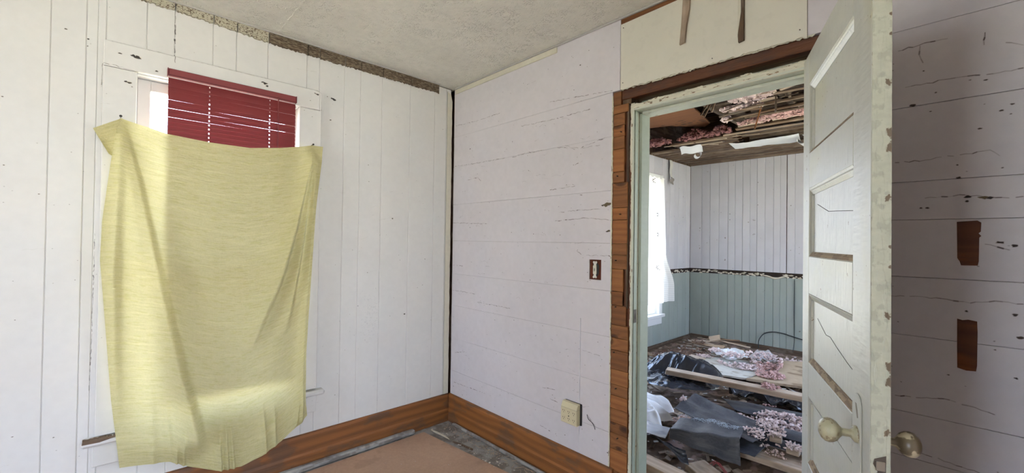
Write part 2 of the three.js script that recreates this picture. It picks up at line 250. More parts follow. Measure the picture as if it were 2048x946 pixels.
const creamTrim = std({ color: C(0.66, 0.62, 0.5), map: grey(256, 256, (u, v) => 0.9 + 0.1 * fbm(u * 20, v * 20, 3, 71), { rep: [3, 3] }), roughness: 0.7 });
const jambPaint = std({ map: flaking([0.60, 0.62, 0.52], [0.2, 0.12, 0.06], 0.82, 65, 6, 10), roughness: 0.5 });
const jambEdge = std({ map: flaking([0.68, 0.65, 0.52], [0.2, 0.12, 0.06], 0.70, 67, 22, 50), roughness: 0.7, bumpMap: paintFlakes, bumpScale: 0.0015 });
const jambGreen = std({ color: C(0.36, 0.40, 0.31), map: grey(256, 256, (u, v) => 0.88 + 0.12 * fbm(u * 30, v * 12, 3, 73), { rep: [2, 2] }), roughness: 0.5 });
const popcorn = grey(1024, 1024, (u, v) => { const a = fbm(u * 230, v * 230, 2, 81), b = fbm(u * 70, v * 70, 3, 83), m = smooth(fbm(u * 22, v * 22, 2, 84), 0.35, 0.7); return smooth(a, 0.5, 0.85) * (0.3 + 0.7 * m) + b * 0.3; }, { rep: [0.7, 0.7] });
const ceilTex = tex(512, 512, (u, v) => { const n = 0.93 + 0.12 * (fbm(u * 9, v * 9, 3, 85) - 0.5) + 0.10 * (fbm(u * 90, v * 90, 2, 87) - 0.5); return [0.80 * n, 0.78 * n, 0.70 * n]; }, { rep: [0.45, 0.45] });
const ceilM = std({ map: ceilTex, bumpMap: popcorn, bumpScale: 0.0042, roughness: 0.95 });
const hardboard = std({ map: tex(1024, 512, (u, v) => {
  const n = 0.85 + 0.3 * fbm(u * 7, v * 4, 4, 91) + 0.16 * (fbm(u * 200, v * 100, 2, 93) - 0.5), s = smooth(fbm(u * 22, v * 11, 4, 95), 0.6, 0.75) * 0.14, w = hash(Math.floor(u * 1024), Math.floor(v * 512), 9) > 0.9985 ? 0.25 : 0;
  return [0.47 * n * (1 - s) + w, 0.30 * n * (1 - s) + w, 0.20 * n * (1 - s) + w];
}, { rep: [0.5, 1] }), roughness: 0.6 });
const dusty = std({ map: tex(512, 512, (u, v) => { const n = fbm(u * 14, v * 14, 5, 97), l = fbm(u * 4, v * 60, 3, 99), d = smooth(n, 0.36, 0.66); return mix3([0.17 + 0.06 * l, 0.15 + 0.05 * l, 0.13 + 0.04 * l], [0.33, 0.315, 0.285], d); }, { rep: [1.4, 1.4] }), roughness: 0.9 });
const duskM = std({ color: C(0.5, 0.48, 0.45), roughness: 0.9 });
const glass = new THREE.MeshPhysicalMaterial({ color: 0xffffff, roughness: 0.02, transmission: 1, thickness: 0, ior: 1.5 });

// ---------- walls, floor, ceiling of the near room ----------
const TH = 0.12;
// wall with a hole: the structure itself, behind the boards; faces along x (side 'x') or z
function wallWithHoles(name, side, lo, hi, at, th, holes, mat) {
  const s = new THREE.Shape([V2(lo, -0.02), V2(hi, -0.02), V2(hi, CEIL + 0.05), V2(lo, CEIL + 0.05)]);
  for (const [a0, a1, y0, y1] of holes) s.holes.push(new THREE.Path([V2(a0, y0), V2(a0, y1), V2(a1, y1), V2(a1, y0)]));
  let g = new THREE.ExtrudeGeometry(s, { depth: th, bevelEnabled: false });
  if (side === 'x') { g.rotateY(-Math.PI / 2); g.translate(at, 0, 0); } else g.translate(0, 0, at);
  return struct(name, boxUV(g, 'y'), mat);
}
const WIN = [-0.774, -0.068, 0.45, 2.112];                    // window in the left wall: z0, z1, sill, head
const wl = wallWithHoles('wall_left', 'x', WZ + 0.024, 3.01, WX - 0.02, TH, [[WIN[0] - 0.0195, WIN[1] + 0.0195, WIN[2] - 0.033, WIN[3] + 0.0175]], framing);
const grooves = [3.0, 2.7, 2.40, 2.1, 1.8, 1.58, 1.4, 1.1, 0.95, 0.83, 0.69, 0.58, 0.42, 0.210, 0.103, 0.066, 0.04, -0.099, -0.203, -0.358, -0.462, -0.612, -0.817, -0.888, -1.041, -1.144, -1.294, -1.503, -1.703, -1.808, -1.852];
for (let i = 0; i + 1 < grooves.length; i++) {
  const z1 = grooves[i] - 0.0001, z0 = grooves[i + 1] + 0.0001, last = i + 2 === grooves.length;
  const spans = z0 > 0.03 || z1 < -0.85 ? [[0.01, CEIL - 0.008]] : [[0.01, 0.40], [2.2, CEIL - 0.008]];
  for (const [y0, y1] of spans) part('plank', mapUV(cb(WX - 0.018, WX - (last ? 0.003 : 0) - (i % 3) * 0.0006, y0, y1, z0, z1, 0.0030, 'y'), 2, 1, -1.93, 2.93, 0, 2.5), wallA, wl);
}
// the last, yellowed strip has a ragged edge towards the dark corner gap
{
  const r = rng(21), e = []; for (let y = 0.2; y <= 2.44; y += 0.04) e.push([-1.8555 - r() * 0.004, y]);
  part('corner_strip', boxUV(plate([[-1.815, 0.2], ...e, [-1.846, 2.455], [-1.815, 2.47]], 0.004, 'zy', WX - 0.001), 'y'), creamTrim, wl, 'yellowed ragged strip');
}
part('corner_filler', cb(-2.80, -2.765, -0.02, CEIL + 0.05, WZ - 0.025, WZ + 0.03, 0.001, 'y'), framing, wl);  // filler added to keep daylight out, so the corner gap stays dark
const farL = wallWithHoles('wall_far_left', 'x', FAR - 0.14, WZ - 0.118, WX - 0.02, TH, [[-5.0895, -4.2805, 0.412, 2.13], [-3.9195, -3.0805, 0.412, 2.13]], framing);

const DOOR = [-1.145, -0.345, -0.02, 2.088];
const wb = wallWithHoles('wall_back', 'z', -2.8, 3.32, WZ - 0.118, 0.098, [DOOR], framing);
const B = (x0, x1, y0, y1, d = 0) => mapUV(cb(x0, x1, y0, y1, WZ - 0.02, WZ + d, 0.0011, 'x'), 0, 1, -2.67, 3.2, 0, 2.5);
{
  const rl = [0.01, 0.13, 0.375, 0.617, 0.863, 1.10, 1.347, 1.62, 1.90, 2.13, CEIL - 0.006];
  for (let i = 0; i + 1 < rl.length; i++) {
    const y0 = rl[i] + 0.0003, y1 = rl[i + 1] - 0.0003, hi = y0 > 2.12 ? -1.2 : -1.242, sw = [1.152, 1.258];
    if (y0 < sw[0] && y1 > sw[1]) {          // the board with the switch hole cut in it
      const sh = new THREE.Shape([V2(-2.648, y0), V2(hi, y0), V2(hi, y1), V2(-2.648, y1)]); sh.holes.push(new THREE.Path([V2(-1.379, sw[0]), V2(-1.3795, sw[1]), V2(-1.304, sw[1] + 0.001), V2(-1.304, sw[0] - 0.001)]));
      part('plank', mapUV(new THREE.ExtrudeGeometry(sh, { depth: 0.018, bevelEnabled: true, bevelSize: 0.001, bevelThickness: 0.001, bevelOffset: -0.001, bevelSegments: 1 }).translate(0, 0, WZ - 0.0195), 0, 1, -2.67, 3.2, 0, 2.5), wallB, wb);
    } else part('plank', B(-2.648, hi, y0, y1, (i % 2) * 0.0006), wallB, wb);
  }
  const rr = [0.01, 0.18, 0.42, 0.675, 0.818, 1.065, 1.253, 1.437, 1.56, 1.803, 2.058, 2.28, CEIL - 0.006];
  for (let i = 0; i + 1 < rr.length; i++) if (i === 10) part('plank', mapUV(plate([[-0.397, 2.1305], [-0.3405, 2.1305], [-0.3405, 2.0586], [0.249, 2.0586], [0.249, 2.2794], [-0.397, 2.2794]], 0.02, 'xy', WZ - 0.02, 0.001), 0, 1, -2.67, 3.2, 0, 2.5), wallB, wb); else part('plank', B(rr[i] > 2.2 ? -0.397 : -0.26, 0.249, rr[i] + 0.0006, rr[i + 1] - 0.0006, (i % 2) * 0.0008), wallB, wb);
  for (const [y0, y1] of [[2.13, 2.28], [2.28, 2.464]]) part('plank', cb(-1.1985, -0.3975, y0 + (y0 < 2.2 ? 0 : 0.001), y1 + (y0 < 2.2 ? 0 : 0.03), WZ - 0.02, WZ - 0.002, 0.001), bare[3], wb);
}
// bare ends of the wall boards, left of the door, where the casing was pulled off
{
  const ys = [0.0, 0.10, 0.19, 0.299, 0.379, 0.433, 0.503, 0.571, 0.626, 0.703, 0.801, 0.864, 0.93, 1.030, 1.101, 1.215, 1.288, 1.346, 1.466, 1.529, 1.657, 1.713, 1.830, 1.894, 1.951, 2.012, 2.055], r = rng(31);
  for (let i = 0; i + 1 < ys.length; i++) {
    const notch = (ys[i] > 1.65 && ys[i] < 2.0) || (ys[i] > 1.02 && ys[i] < 1.2), x1 = notch ? -1.172 - r() * 0.003 : -1.151 + (ys[i] < 0.9 ? 0.012 : 0) - r() * 0.003;
    part('bare_board_end', cb(-1.2415, x1, ys[i] + 0.0008, ys[i + 1] - 0.0008, WZ - 0.02, WZ - 0.002 - r() * 0.003, 0.0018, 'x', r), bare[Math.floor(r() * 4)], wb);
  }
  part('bare_board_end', cb(-1.2415, -1.194, 2.0555, 2.126, WZ - 0.02, WZ - 0.003, 0.002, 'x', r), bare[3], wb);
  for (let i = 0; i < 8; i++) { // nail points left in the bared boards, with slivers of caulk along the paint edge
    const y = 0.35 + i * 0.22 + r() * 0.05; part('nail', new THREE.CylinderGeometry(0.003, 0.003, 0.012, 8).rotateX(Math.PI / 2).translate(-1.22 + r() * 0.03, y, WZ + 0.002), iron, wb); }
  const e = [], f = []; for (let y = 0.2; y < 2.12; y += 0.012) { e.push([-1.2405 + r() * 0.004, y]); f.push([-1.2445 - r() * 0.002, y]); }
  part('caulk_edge', boxUV(plate([...f, ...e.reverse()], 0.003, 'xy', WZ - 0.001, 0.0004), 'y'), jambEdge, wb, 'ragged caulk line along the paint edge');
}
const stud = part('stud', cb(-1.172, -1.1315, 0, 2.045, WZ - 0.098, WZ - 0.016, 0.002, 'y'), brown[2], wb);
part('stud', cb(-1.160, -1.149, 1.02, 2.052, WZ - 0.02, WZ - 0.008, 0.001, 'y'), old[3], wb);
part('header', cb(-1.1935, -0.342, 2.080, 2.1285, WZ - 0.05, WZ - 0.010, 0.003, 'x'), brown[2], wb, 'bare brown header board');
{ // broken paint and plaster crumbs along the top of the header, below the white sheet
  const r = rng(77), e = []; for (let x = -1.19; x < -0.37; x += 0.008) e.push([x, 2.1225 + r() * 0.008]);
  part('caulk_edge', boxUV(plate([[-1.194, 2.133], ...e, [-0.37, 2.133]], 0.004, 'xy', WZ - 0.004, 0.0004), 'x'), jambEdge, wb);
}
// small notches of bared wood to the right of the door: two paint-free rectangles where battens sat
for (const [pts, lab] of [[[[-0.012, 1.428], [0.030, 1.431], [0.038, 1.425], [0.037, 1.398], [0.0325, 1.393], [0.038, 1.385], [0.034, 1.38], [0.033, 1.31], [0.031, 1.297], [-0.003, 1.296], [-0.006, 1.308], [-0.011, 1.318]], 'upper'], [[[-0.011, 1.134], [0.0, 1.131], [0.012, 1.134], [0.030, 1.131], [0.031, 1.10], [0.030, 1.0], [0.028, 0.983], [0.008, 0.981], [-0.0105, 0.986], [-0.011, 1.05]], 'lower']]) {
  const g = boxUV(plate(pts, 0.0022, 'xy', WZ - 0.0003, 0.0004), 'x', lab === 'upper' ? 0 : 0.7); part('bare_wood_patch', g, std({ color: C(0.72, 0.66, 0.95), map: tBrown, roughness: 0.9 }), wb, lab + ' bare reddish wood patch');
}
// ceiling, floor, the two unseen walls behind the camera
const FW = [-1.6, -0.75, 0.4, 2.35], RW = [-1.05, 0.5, 0.4, 2.3];
struct('ceiling', boxUV(cb(-2.8, 3.32, CEIL, CEIL + 0.05, WZ - 0.1, 3.13, 0.001)), ceilM);
const fl = struct('floor', boxUV(cb(-2.8, 3.32, -0.12, 0, WZ - 0.11, 3.13, 0.001)), dusty);
const plainWall = std({ color: C(0.66, 0.65, 0.63), roughness: 0.8 });
wallWithHoles('wall_right', 'x', WZ - 0.1, 3.13, 3.32, TH, [RW], plainWall);
wallWithHoles('wall_front', 'z', -2.8, 3.32, 3.01, TH, [FW], plainWall);
struct('added_shade_block', boxUV(cb(0.25, 3.2, 0, CEIL, WZ + 0.001, -1.12, 0.003), 'y'), std({ color: C(0.36, 0.27, 0.25), roughness: 0.8 }));   // unseen block added right of the frame to shade the wall behind the door
struct('ground', boxUV(cb(-40, 40, -0.62, -0.52, -40, 40, 0.01)), std({ map: tex(512, 512, (u, v) => { const n = fbm(u * 30, v * 30, 5, 201), g = smooth(fbm(u * 9, v * 9, 3, 203), 0.4, 0.6); return mix3([0.38 * (0.6 + 0.8 * n), 0.35 * (0.6 + 0.8 * n), 0.30 * (0.6 + 0.8 * n)], [0.30 * (0.6 + 0.8 * n), 0.31 * (0.6 + 0.8 * n), 0.22 * (0.6 + 0.8 * n)], g); }, { rep: [0.25, 0.25] }), roughness: 1 }));
{ const r = rng(43), e = [], f = []; for (let k = 0; k <= 60; k++) { const x = lerp(-2.60, -1.70, k / 60); e.push([x, -0.652 + (r() - 0.5) * 0.006 + 0.004]); f.push([x, -0.652 + (r() - 0.5) * 0.006 - 0.004]); } const t = struct('trim_3', boxUV(plate([...e, ...f.reverse()], 0.003, 'xz', CEIL - 0.003, 0.001), 'x'), ceilM); t.userData.label = 'taped ceiling seam'; }

// trims between wall and ceiling
{
  const r = rng(41), t1 = struct('trim_1'), ed = [0.95, 0.6, 0.21, -0.06, -0.203, -0.358, -0.462, -0.612, -0.817, -0.888, -1.041, -1.144, -1.294, -1.503, -1.735];
  for (let i = 0; i + 1 < ed.length; i++) {
    const a = ed[i] - 0.002, b = ed[i + 1] + 0.002, low = [], n = Math.ceil((a - b) / 0.008);
    for (let k = 0; k <= n; k++) low.push([lerp(a, b, k / n), lerp(2.464, 2.436, smooth(-lerp(a, b, k / n), 0.1, 0.75)) + (r() - 0.5) * 0.009]);
    part('trim_piece', boxUV(plate([[b, 2.4985], [a, 2.4985], ...low], 0.010 + r() * 0.006, 'zy', WX - 0.001, 0.0015), 'z', r() * 3, r()), i < 7 ? trimPaint : trimBare, t1, i < 7 ? undefined : 'stripped dirty brown piece');
  }
  part('bead', cb(WX, WX + 0.022, 2.4955, 2.5, -1.735, 3.0, 0.001, 'z'), duskM, t1);
  const t2 = struct('trim_2');
  part('cornice_strip', cb(-2.632, -1.624, 2.455, 2.488, WZ, WZ + 0.009, 0.002), creamTrim, t2, 'cream strip that ends halfway');
  part('bead', cb(-2.63, -0.37, 2.490, 2.4985, WZ, WZ + 0.012, 0.001), duskM, t2);
}
// baseboards with a stepped profile
function profile(pts, len) { const g = new THREE.ExtrudeGeometry(new THREE.Shape(pts.map((p) => V2(...p))), { depth: len, bevelEnabled: false }); return g; }
{
  const prof = [[0, 0], [0.024, 0], [0.024, 0.082], [0.019, 0.094], [0.017, 0.18], [0.012, 0.196], [0, 0.2]];
  const a = profile(prof, 4.84); a.translate(WX, 0, -1.852); const bl = struct('baseboard_left', boxUV(a, 'z'), brown[1]);
  const b = profile(prof, 1.44); b.rotateY(-Math.PI / 2);
  b.computeBoundingBox(); b.translate(-2.655 - b.boundingBox.min.x, 0, WZ - 0); const bb = struct('baseboard_back', boxUV(b, 'x', 0.7, 0.1), brown[0]);
  part('shoe_moulding', cb(-2.55, -1.25, 0, 0.020, WZ + 0.03, WZ + 0.052, 0.006, 'x'), dusty, bb, 'dusty grey shoe moulding');
  part('shoe_moulding', cb(WX + 0.024, WX + 0.062, 0, 0.034, -1.55, 0.95, 0.009, 'z'), dusty, bl, 'dusty grey shoe moulding');
}

// ---------- window in the left wall ----------
const casA = (y0, y1, z0, z1, x1 = WX + 0.022, x0 = WX) => mapUV(cb(x0, x1, y0, y1, z0, z1, 0.003, 'y'), 2, 1, -1.93, 2.93, 0, 2.5);
const sashM = std({ color: C(0.66, 0.66, 0.64), roughness: 0.5 });
function sash(parent, x, y0, y1, z0, z1, st = 0.045, dp = 0.03, m = sashM) {
  part('sash_stile', cb(x - dp, x, y0, y1, z0, z0 + st, 0.003, 'y'), m, parent); part('sash_stile', cb(x - dp, x, y0, y1, z1 - st, z1, 0.003, 'y'), m, parent);
  part('sash_rail', cb(x - dp, x, y0, y0 + st, z0 + st, z1 - st, 0.003, 'z'), m, parent); part('sash_rail', cb(x - dp, x, y1 - st, y1, z0 + st, z1 - st, 0.003, 'z'), m, parent);
  part('pane', cb(x - dp / 2 - 0.0015, x - dp / 2 + 0.0015, y0 + st, y1 - st, z0 + st, z1 - st, 0.0005, 'y'), glass, parent);
}
const w1 = struct('window_1');
{
  const [z0, z1, ys, yh] = WIN;
  part('casing', casA(ys + 0.005, 2.1155, z1, 0.047), wallA, w1); part('casing', casA(ys + 0.008, 2.1155, -0.897, z0), wallA, w1);
  part('head_casing', casA(2.117, 2.233, -0.885, 0.047, WX + 0.024), wallA, w1);
  part('head_casing', casA(2.113, 2.226, -0.897, -0.8855, WX + 0.023), wallA, w1);
  for (const [a, b] of [[z0 - 0.019, z0], [z1, z1 + 0.019]]) part('jamb', cb(WX - 0.14, WX + 0.0, ys, yh, a, b, 0.001, 'y'), sashM, w1);
  part('jamb', cb(WX - 0.14, WX, yh, yh + 0.018, z0, z1, 0.001, 'z'), sashM, w1);
  part('sill', cb(WX - 0.16, WX + 0.045, 0.418, ys, -0.94, 0.09, 0.006, 'z'), wallA, w1).geometry = mapUV(cb(WX - 0.16, WX + 0.045, 0.418, ys, -0.94, 0.09, 0.010, 'z'), 2, 1, -1.93, 2.93, 0, 2.5);
  part('apron', casA(0.318, 0.416, -0.90, 0.055, WX + 0.014), wallA, w1);
  const r = rng(4), e = []; for (let z = -0.03; z < 0.09; z += 0.006) e.push([z, 0.4492 + r() * 0.006]);   // broken, bare lump where the stool is split
  part('split_wood', boxUV(plate([[-0.03, 0.4475], ...e, [0.086, 0.438], [0.03, 0.436]], 0.03, 'zy', WX + 0.018, 0.002), 'z'), old[0], w1, 'grey split wood at the sill end');
  sash(w1, WX - 0.06, 1.25, yh - 0.002, z0 + 0.002, z1 - 0.002, 0.05);
  sash(w1, WX - 0.028, ys + 0.002, 1.295, z0 + 0.002, z1 - 0.002, 0.05);
}
// ---------- red blind hung on the head casing ----------
{
  const bl = thing('venetian_blind', 'dark red mini blind hung off-centre across the window, behind the yellow cloth', 'blind', [WX + 0.036, 2.16, -0.463]);
  const red = std({ color: C(0.20, 0.028, 0.03), roughness: 0.5 }), redDark = std({ color: C(0.15, 0.02, 0.022), roughness: 0.6 });
  const W2 = 0.284;
  part('head_rail', cb(-0.013, 0.014, -0.034, 0.0, -W2, W2, 0.002, 'z'), red, bl);
  part('head_rail_lip', cb(0.014, 0.0165, -0.036, -0.030, -W2, W2, 0.001, 'z'), redDark, bl);
  part('bracket', cb(-0.014, 0.015, -0.036, 0.002, -W2 - 0.004, -W2 - 0.0005, 0.001), redDark, bl); part('bracket', cb(-0.014, 0.015, -0.036, 0.002, W2 + 0.0005, W2 + 0.004, 0.001), redDark, bl);
  // one crowned slat with two slots for the cords, standing nearly closed
  const zs = [-W2, -0.155, -0.151, 0, 0.118, 0.122, W2], nw = 6, wd = 0.025, t = [], tilt = rad(68.5);
  const P = (z, k) => { const s = k / nw - 0.5, q = s * wd, c = 0.0022 * (1 - 4 * s * s); return [Math.cos(tilt) * q + Math.sin(tilt) * c, -Math.sin(tilt) * q + Math.cos(tilt) * c, z]; };
  for (let i = 0; i + 1 < zs.length; i++) for (let k = 0; k < nw; k++) {
    if ((i === 1 || i === 4) && (k === 2 || k === 3)) continue;
    const a = P(zs[i], k), b = P(zs[i + 1], k), c = P(zs[i + 1], k + 1), d = P(zs[i], k + 1); t.push(...a, ...c, ...b, ...a, ...d, ...c);
  }
  const sg = toCreasedNormals(mergeVertices(fromTris(t)), 0.9), n = 73, pitch = 0.0212, r = rng(14);
  const first = part('slat', sg, red, bl);
  for (let i = 0; i < n; i++) { const s = i ? first.clone() : first; if (i) bl.add(s); s.position.set(0.001 * (r() - 0.5), -0.052 - i * pitch, 0); s.rotation.z = (r() - 0.5) * 0.045 - ([1, 4].includes(i) ? 0.10 : 0); s.rotation.x = (r() - 0.5) * 0.004; }
  part('bottom_rail', cb(-0.012, 0.012, -0.052 - n * pitch - 0.008, -0.052 - n * pitch + 0.006, -W2, W2, 0.003, 'z'), red, bl);
  for (const z of [-0.153, 0.120]) part('cord', tube([[0, -0.03, z], [0, -0.8, z], [0, -0.052 - n * pitch, z]], 0.0007, 6, 5), redDark, bl);
  part('tilt_wand', tube([[0.020, -0.034, -0.191], [0.021, -0.2, -0.192], [0.022, -0.62, -0.192]], 0.0028, 8, 6), red, bl);
  part('wand_hook', tube([[0.012, -0.028, -0.191], [0.022, -0.028, -0.191], [0.021, -0.045, -0.191]], 0.002, 8, 6), redDark, bl);
}
// ---------- yellow cloth pinned over the window ----------
const clothMap = tex(1024, 2048, (u, v) => {
  const slub = smooth(fbm(u * 34, v * 420, 3, 101), 0.52, 0.75), yarn = 0.5 + 0.5 * Math.sin(v * 2300 + 5 * fbm(u * 30, v * 10, 2, 103)), wv = fbm(u * 260, v * 260, 2, 105), l = smooth(fbm(u * 7, v * 210, 3, 107), 0.58, 0.74);
  const k = 0.92 + 0.09 * wv - 0.08 * slub + 0.04 * yarn + 0.07 * l; return [0.575 * k, 0.52 * k, 0.275 * k * (1 - 0.1 * slub)];
}, { rep: [1 / 0.88, 1 / 1.7] });
const clothBump = grey(512, 2048, (u, v) => 0.6 * fbm(u * 26, v * 320, 3, 109) + 0.15 * fbm(u * 7, v * 90, 3, 111) + 0.2 * fbm(u * 150, v * 260, 2, 113), { rep: [1 / 0.88, 1 / 1.7] });
const cloth = new THREE.MeshPhysicalMaterial({ map: clothMap, bumpMap: clothBump, bumpScale: 0.004, roughness: 1, transmission: 0.155, thickness: 0, side: THREE.DoubleSide, specularIntensity: 0.1 });
{
  const cu = thing('window_cloth', 'yellow woven bedspread pinned at two corners over the window', 'curtain', [WX, 0, -0.42]);
  const pw = (pts, x) => { for (let i = 0; i + 1 < pts.length; i++) if (x <= pts[i + 1][0]) return lerp(pts[i][1], pts[i + 1][1], clamp((x - pts[i][0]) / (pts[i + 1][0] - pts[i][0]), 0, 1)); return pts[pts.length - 1][1]; };
  // outline, y -> z of both edges; z -> y of top and bottom
  const zl = [[0.25, -0.035], [0.314, -0.037], [0.618, -0.004], [0.977, 0.022], [1.243, 0.042], [1.42, 0.038], [1.666, 0.016], [1.80, 0.002], [1.887, -0.012]];
  const zr = [[0.2, -0.828], [0.329, -0.828], [0.417, -0.821], [0.705, -0.822], [1.109, -0.842], [1.518, -0.862], [1.726, -0.882], [1.898, -0.901]];
  const top = (z) => pw([[-0.90, 1.898], [-0.844, 1.900], [-0.76, 1.872], [-0.665, 1.851], [-0.521, 1.828], [-0.346, 1.828], [-0.179, 1.840], [-0.09, 1.862], [-0.016, 1.887], [0.05, 1.887]], z);
  const bot = (z) => pw([[-0.83, 0.335], [-0.79, 0.30], [-0.694, 0.227], [-0.60, 0.178], [-0.505, 0.155], [-0.396, 0.173], [-0.283, 0.233], [-0.215, 0.285], [-0.14, 0.300], [-0.039, 0.314], [0.05, 0.316]], z);
  // creases: path in (z, y), height, width of the gentle side, width of the steep side (steep side to -z)
  const folds = [
    { p: [[-0.014, 1.885], [-0.075, 1.60], [-0.135, 1.25], [-0.185, 0.95], [-0.235, 0.70], [-0.285, 0.48], [-0.33, 0.26]], h: [0.006, 0.084, 0.100], g: 0.085, s: 0.026, v: 0.030 },
    { p: [[-0.845, 1.895], [-0.79, 1.64], [-0.735, 1.40], [-0.66, 1.10], [-0.585, 0.90], [-0.53, 0.74]], h: [0.010, 0.064, 0.016], g: 0.06, s: 0.026, v: 0.022 },
    { p: [[-0.85, 1.89], [-0.815, 1.60], [-0.77, 1.25], [-0.735, 1.0], [-0.70, 0.80]], h: [0.006, 0.044, 0.012], g: 0.035, s: 0.016, v: 0.016 },
    { p: [[-0.013, 1.885], [-0.008, 1.6], [0.0, 1.2], [-0.01, 0.8], [-0.03, 0.5]], h: [0.012, 0.026, 0], g: 0.03, s: 0.022 },
    { p: [[-0.014, 1.88], [-0.045, 1.6], [-0.085, 1.3], [-0.11, 1.0], [-0.13, 0.7], [-0.145, 0.45], [-0.15, 0.3]], h: [0.008, 0.012, 0.014], g: 0.05, s: 0.02 },
    { p: [[-0.85, 1.8], [-0.838, 1.4], [-0.815, 1.0], [-0.80, 0.6], [-0.795, 0.3]], h: [0.012, 0.02, 0.018], g: 0.02, s: 0.012 },
    { p: [[-0.19, 0.62], [-0.20, 0.45], [-0.22, 0.28]], h: [0, 0.012, 0.010], g: 0.03, s: 0.012 },
    { p: [[-0.235, 0.36], [-0.238, 0.27]], h: [0.006, 0.018, 0.022], g: 0.012, s: 0.007 }, { p: [[-0.262, 0.42], [-0.264, 0.25]], h: [0.004, 0.017, 0.021], g: 0.012, s: 0.007 },
    { p: [[-0.405, 0.42], [-0.416, 0.17]], h: [0.003, 0.017, 0.022], g: 0.013, s: 0.007 }, { p: [[-0.43, 0.45], [-0.445, 0.17]], h: [0.003, 0.017, 0.023], g: 0.013, s: 0.007 }, { p: [[-0.455, 0.40], [-0.472, 0.165]], h: [0.002, 0.017, 0.022], g: 0.013, s: 0.007 },
    { p: [[-0.60, 0.46], [-0.62, 0.20]], h: [0.002, 0.016, 0.018], g: 0.016, s: 0.008 }, { p: [[-0.655, 0.46], [-0.664, 0.22]], h: [0.001, 0.013, 0.016], g: 0.014, s: 0.008 },
    { p: [[-0.805, 0.50], [-0.79, 0.32]], h: [0.002, 0.018, 0.022], g: 0.012, s: 0.007 }, { p: [[-0.785, 0.48], [-0.765, 0.30]], h: [0.002, 0.016, 0.020], g: 0.012, s: 0.007 },
    { p: [[-0.845, 1.893], [-0.70, 1.81], [-0.5, 1.74], [-0.3, 1.735]], h: [0.012, 0.006, 0.0], g: 0.05, s: 0.04 },
    { p: [[-0.016, 1.885], [-0.16, 1.77], [-0.35, 1.70]], h: [0.012, 0.005, 0.0], g: 0.05, s: 0.04 },
  ];
  const off = (z, y) => {
    let x = 0.060 + 0.006 * smooth(y, 1.2, 0.4) + 0.012 * smooth(y, 0.65, 0.3);
    for (const f of folds) {
      // nearest point on the path by height (the paths run downwards) or across for the swags
      let bd = 1e9, bt = 0; const L = f.p.length - 1;
      for (let i = 0; i < L; i++) { const [az, ay] = f.p[i], [bz, by] = f.p[i + 1], dz = bz - az, dy = by - ay, q = clamp(((z - az) * dz + (y - ay) * dy) / (dz * dz + dy * dy), 0, 1), ez = z - az - dz * q, ey = y - ay - dy * q, d = Math.hypot(ez, ey); if (d < Math.abs(bd)) { const side = dz * ey - dy * ez; bd = (Math.abs(dy) > Math.abs(dz) * 0.8 ? (side > 0 ? 1 : -1) : (ey > 0 ? 1 : -1)) * d; bt = (i + q) / L; } }
      // bd > 0: towards +z (the gentle side)
      const h = bt < 0.5 ? lerp(f.h[0], f.h[1], bt * 2) : lerp(f.h[1], f.h[2], bt * 2 - 1), fade = Math.min(1, smooth(bt, -0.001, 0.02) + 0.999), w = bd > 0 ? f.g : f.s;
      if (f.v) { const end = 1 - smooth(bt, 0.88, 1.0), drop = f.v * (0.4 + 0.6 * smooth(bt, 0.0, 0.6)); x += h * end * (bd > 0 ? Math.exp(-Math.pow(bd / f.g, 1.25)) : Math.exp(-Math.pow(-bd / drop, 2.5))); } else x += h * Math.exp(-Math.pow(Math.abs(bd) / w, bd > 0 ? 1.3 : 2)) * fade;
    }
    x += 0.0045 * (fbm(z * 16, y * 9, 3, 121) - 0.5) + 0.003 * (fbm(z * 6, y * 40, 2, 123) - 0.5) * smooth(Math.abs(z + 0.45), 0.5, 0.2);
    const pin = Math.min(Math.hypot(z + 0.014, y - 1.887), Math.hypot(z + 0.844, y - 1.898)); x = lerp(0.030, x, smooth(pin, 0.0, 0.12));
    return x;
  };
  const at = (u, v, dx = 0) => {
    let y0 = lerp(1.86, 0.25, v), z = 0, y = 0;
    for (let k = 0; k < 4; k++) { z = lerp(pw(zl, k ? y : y0), pw(zr, k ? y : y0), u); y = lerp(top(z), bot(z), v); }
    return V(off(z, y) + dx, y, z + 0.42);
  };
  part('cloth', sheet(at, 300, 340, 0.87, 1.65), cloth, cu);
  part('hem', sheet((u, v) => at(u, lerp(0.965, 0.9995, v), 0.004), 300, 8, 0.87, 0.07), cloth, cu, 'turned-up hem');
  // corner of the cloth that flops over beside the left pin
  const fl = (u, v) => { const a = V(0.022, 1.887, -0.014), b = V(0.03, 1.825, 0.075), c = V(0.05, 1.715, 0.022), d = V(0.05, 1.70, -0.01); const p = a.clone().lerp(b, u).lerp(d.clone().lerp(c, u), v); p.x += 0.012 * Math.sin(u * 5 + v * 2) * v + 0.02 * v * (1 - u); p.z += 0.42; return p; };
  part('folded_corner', sheet(fl, 24, 24, 0.1, 0.18), cloth, cu);
  const pin = std({ color: C(0.05, 0.045, 0.04), roughness: 0.4, metalness: 0.8 });
  for (const [z, y] of [[-0.014, 1.893], [-0.844, 1.902]]) { const g = M([new THREE.CylinderGeometry(0.0018, 0.0018, 0.05, 8).rotateZ(Math.PI / 2), new THREE.CylinderGeometry(0.0055, 0.0055, 0.002, 12).rotateZ(Math.PI / 2).translate(0.025, 0, 0)]); g.translate(0.026, y, z + 0.42); part('nail', g, pin, cu); }
}
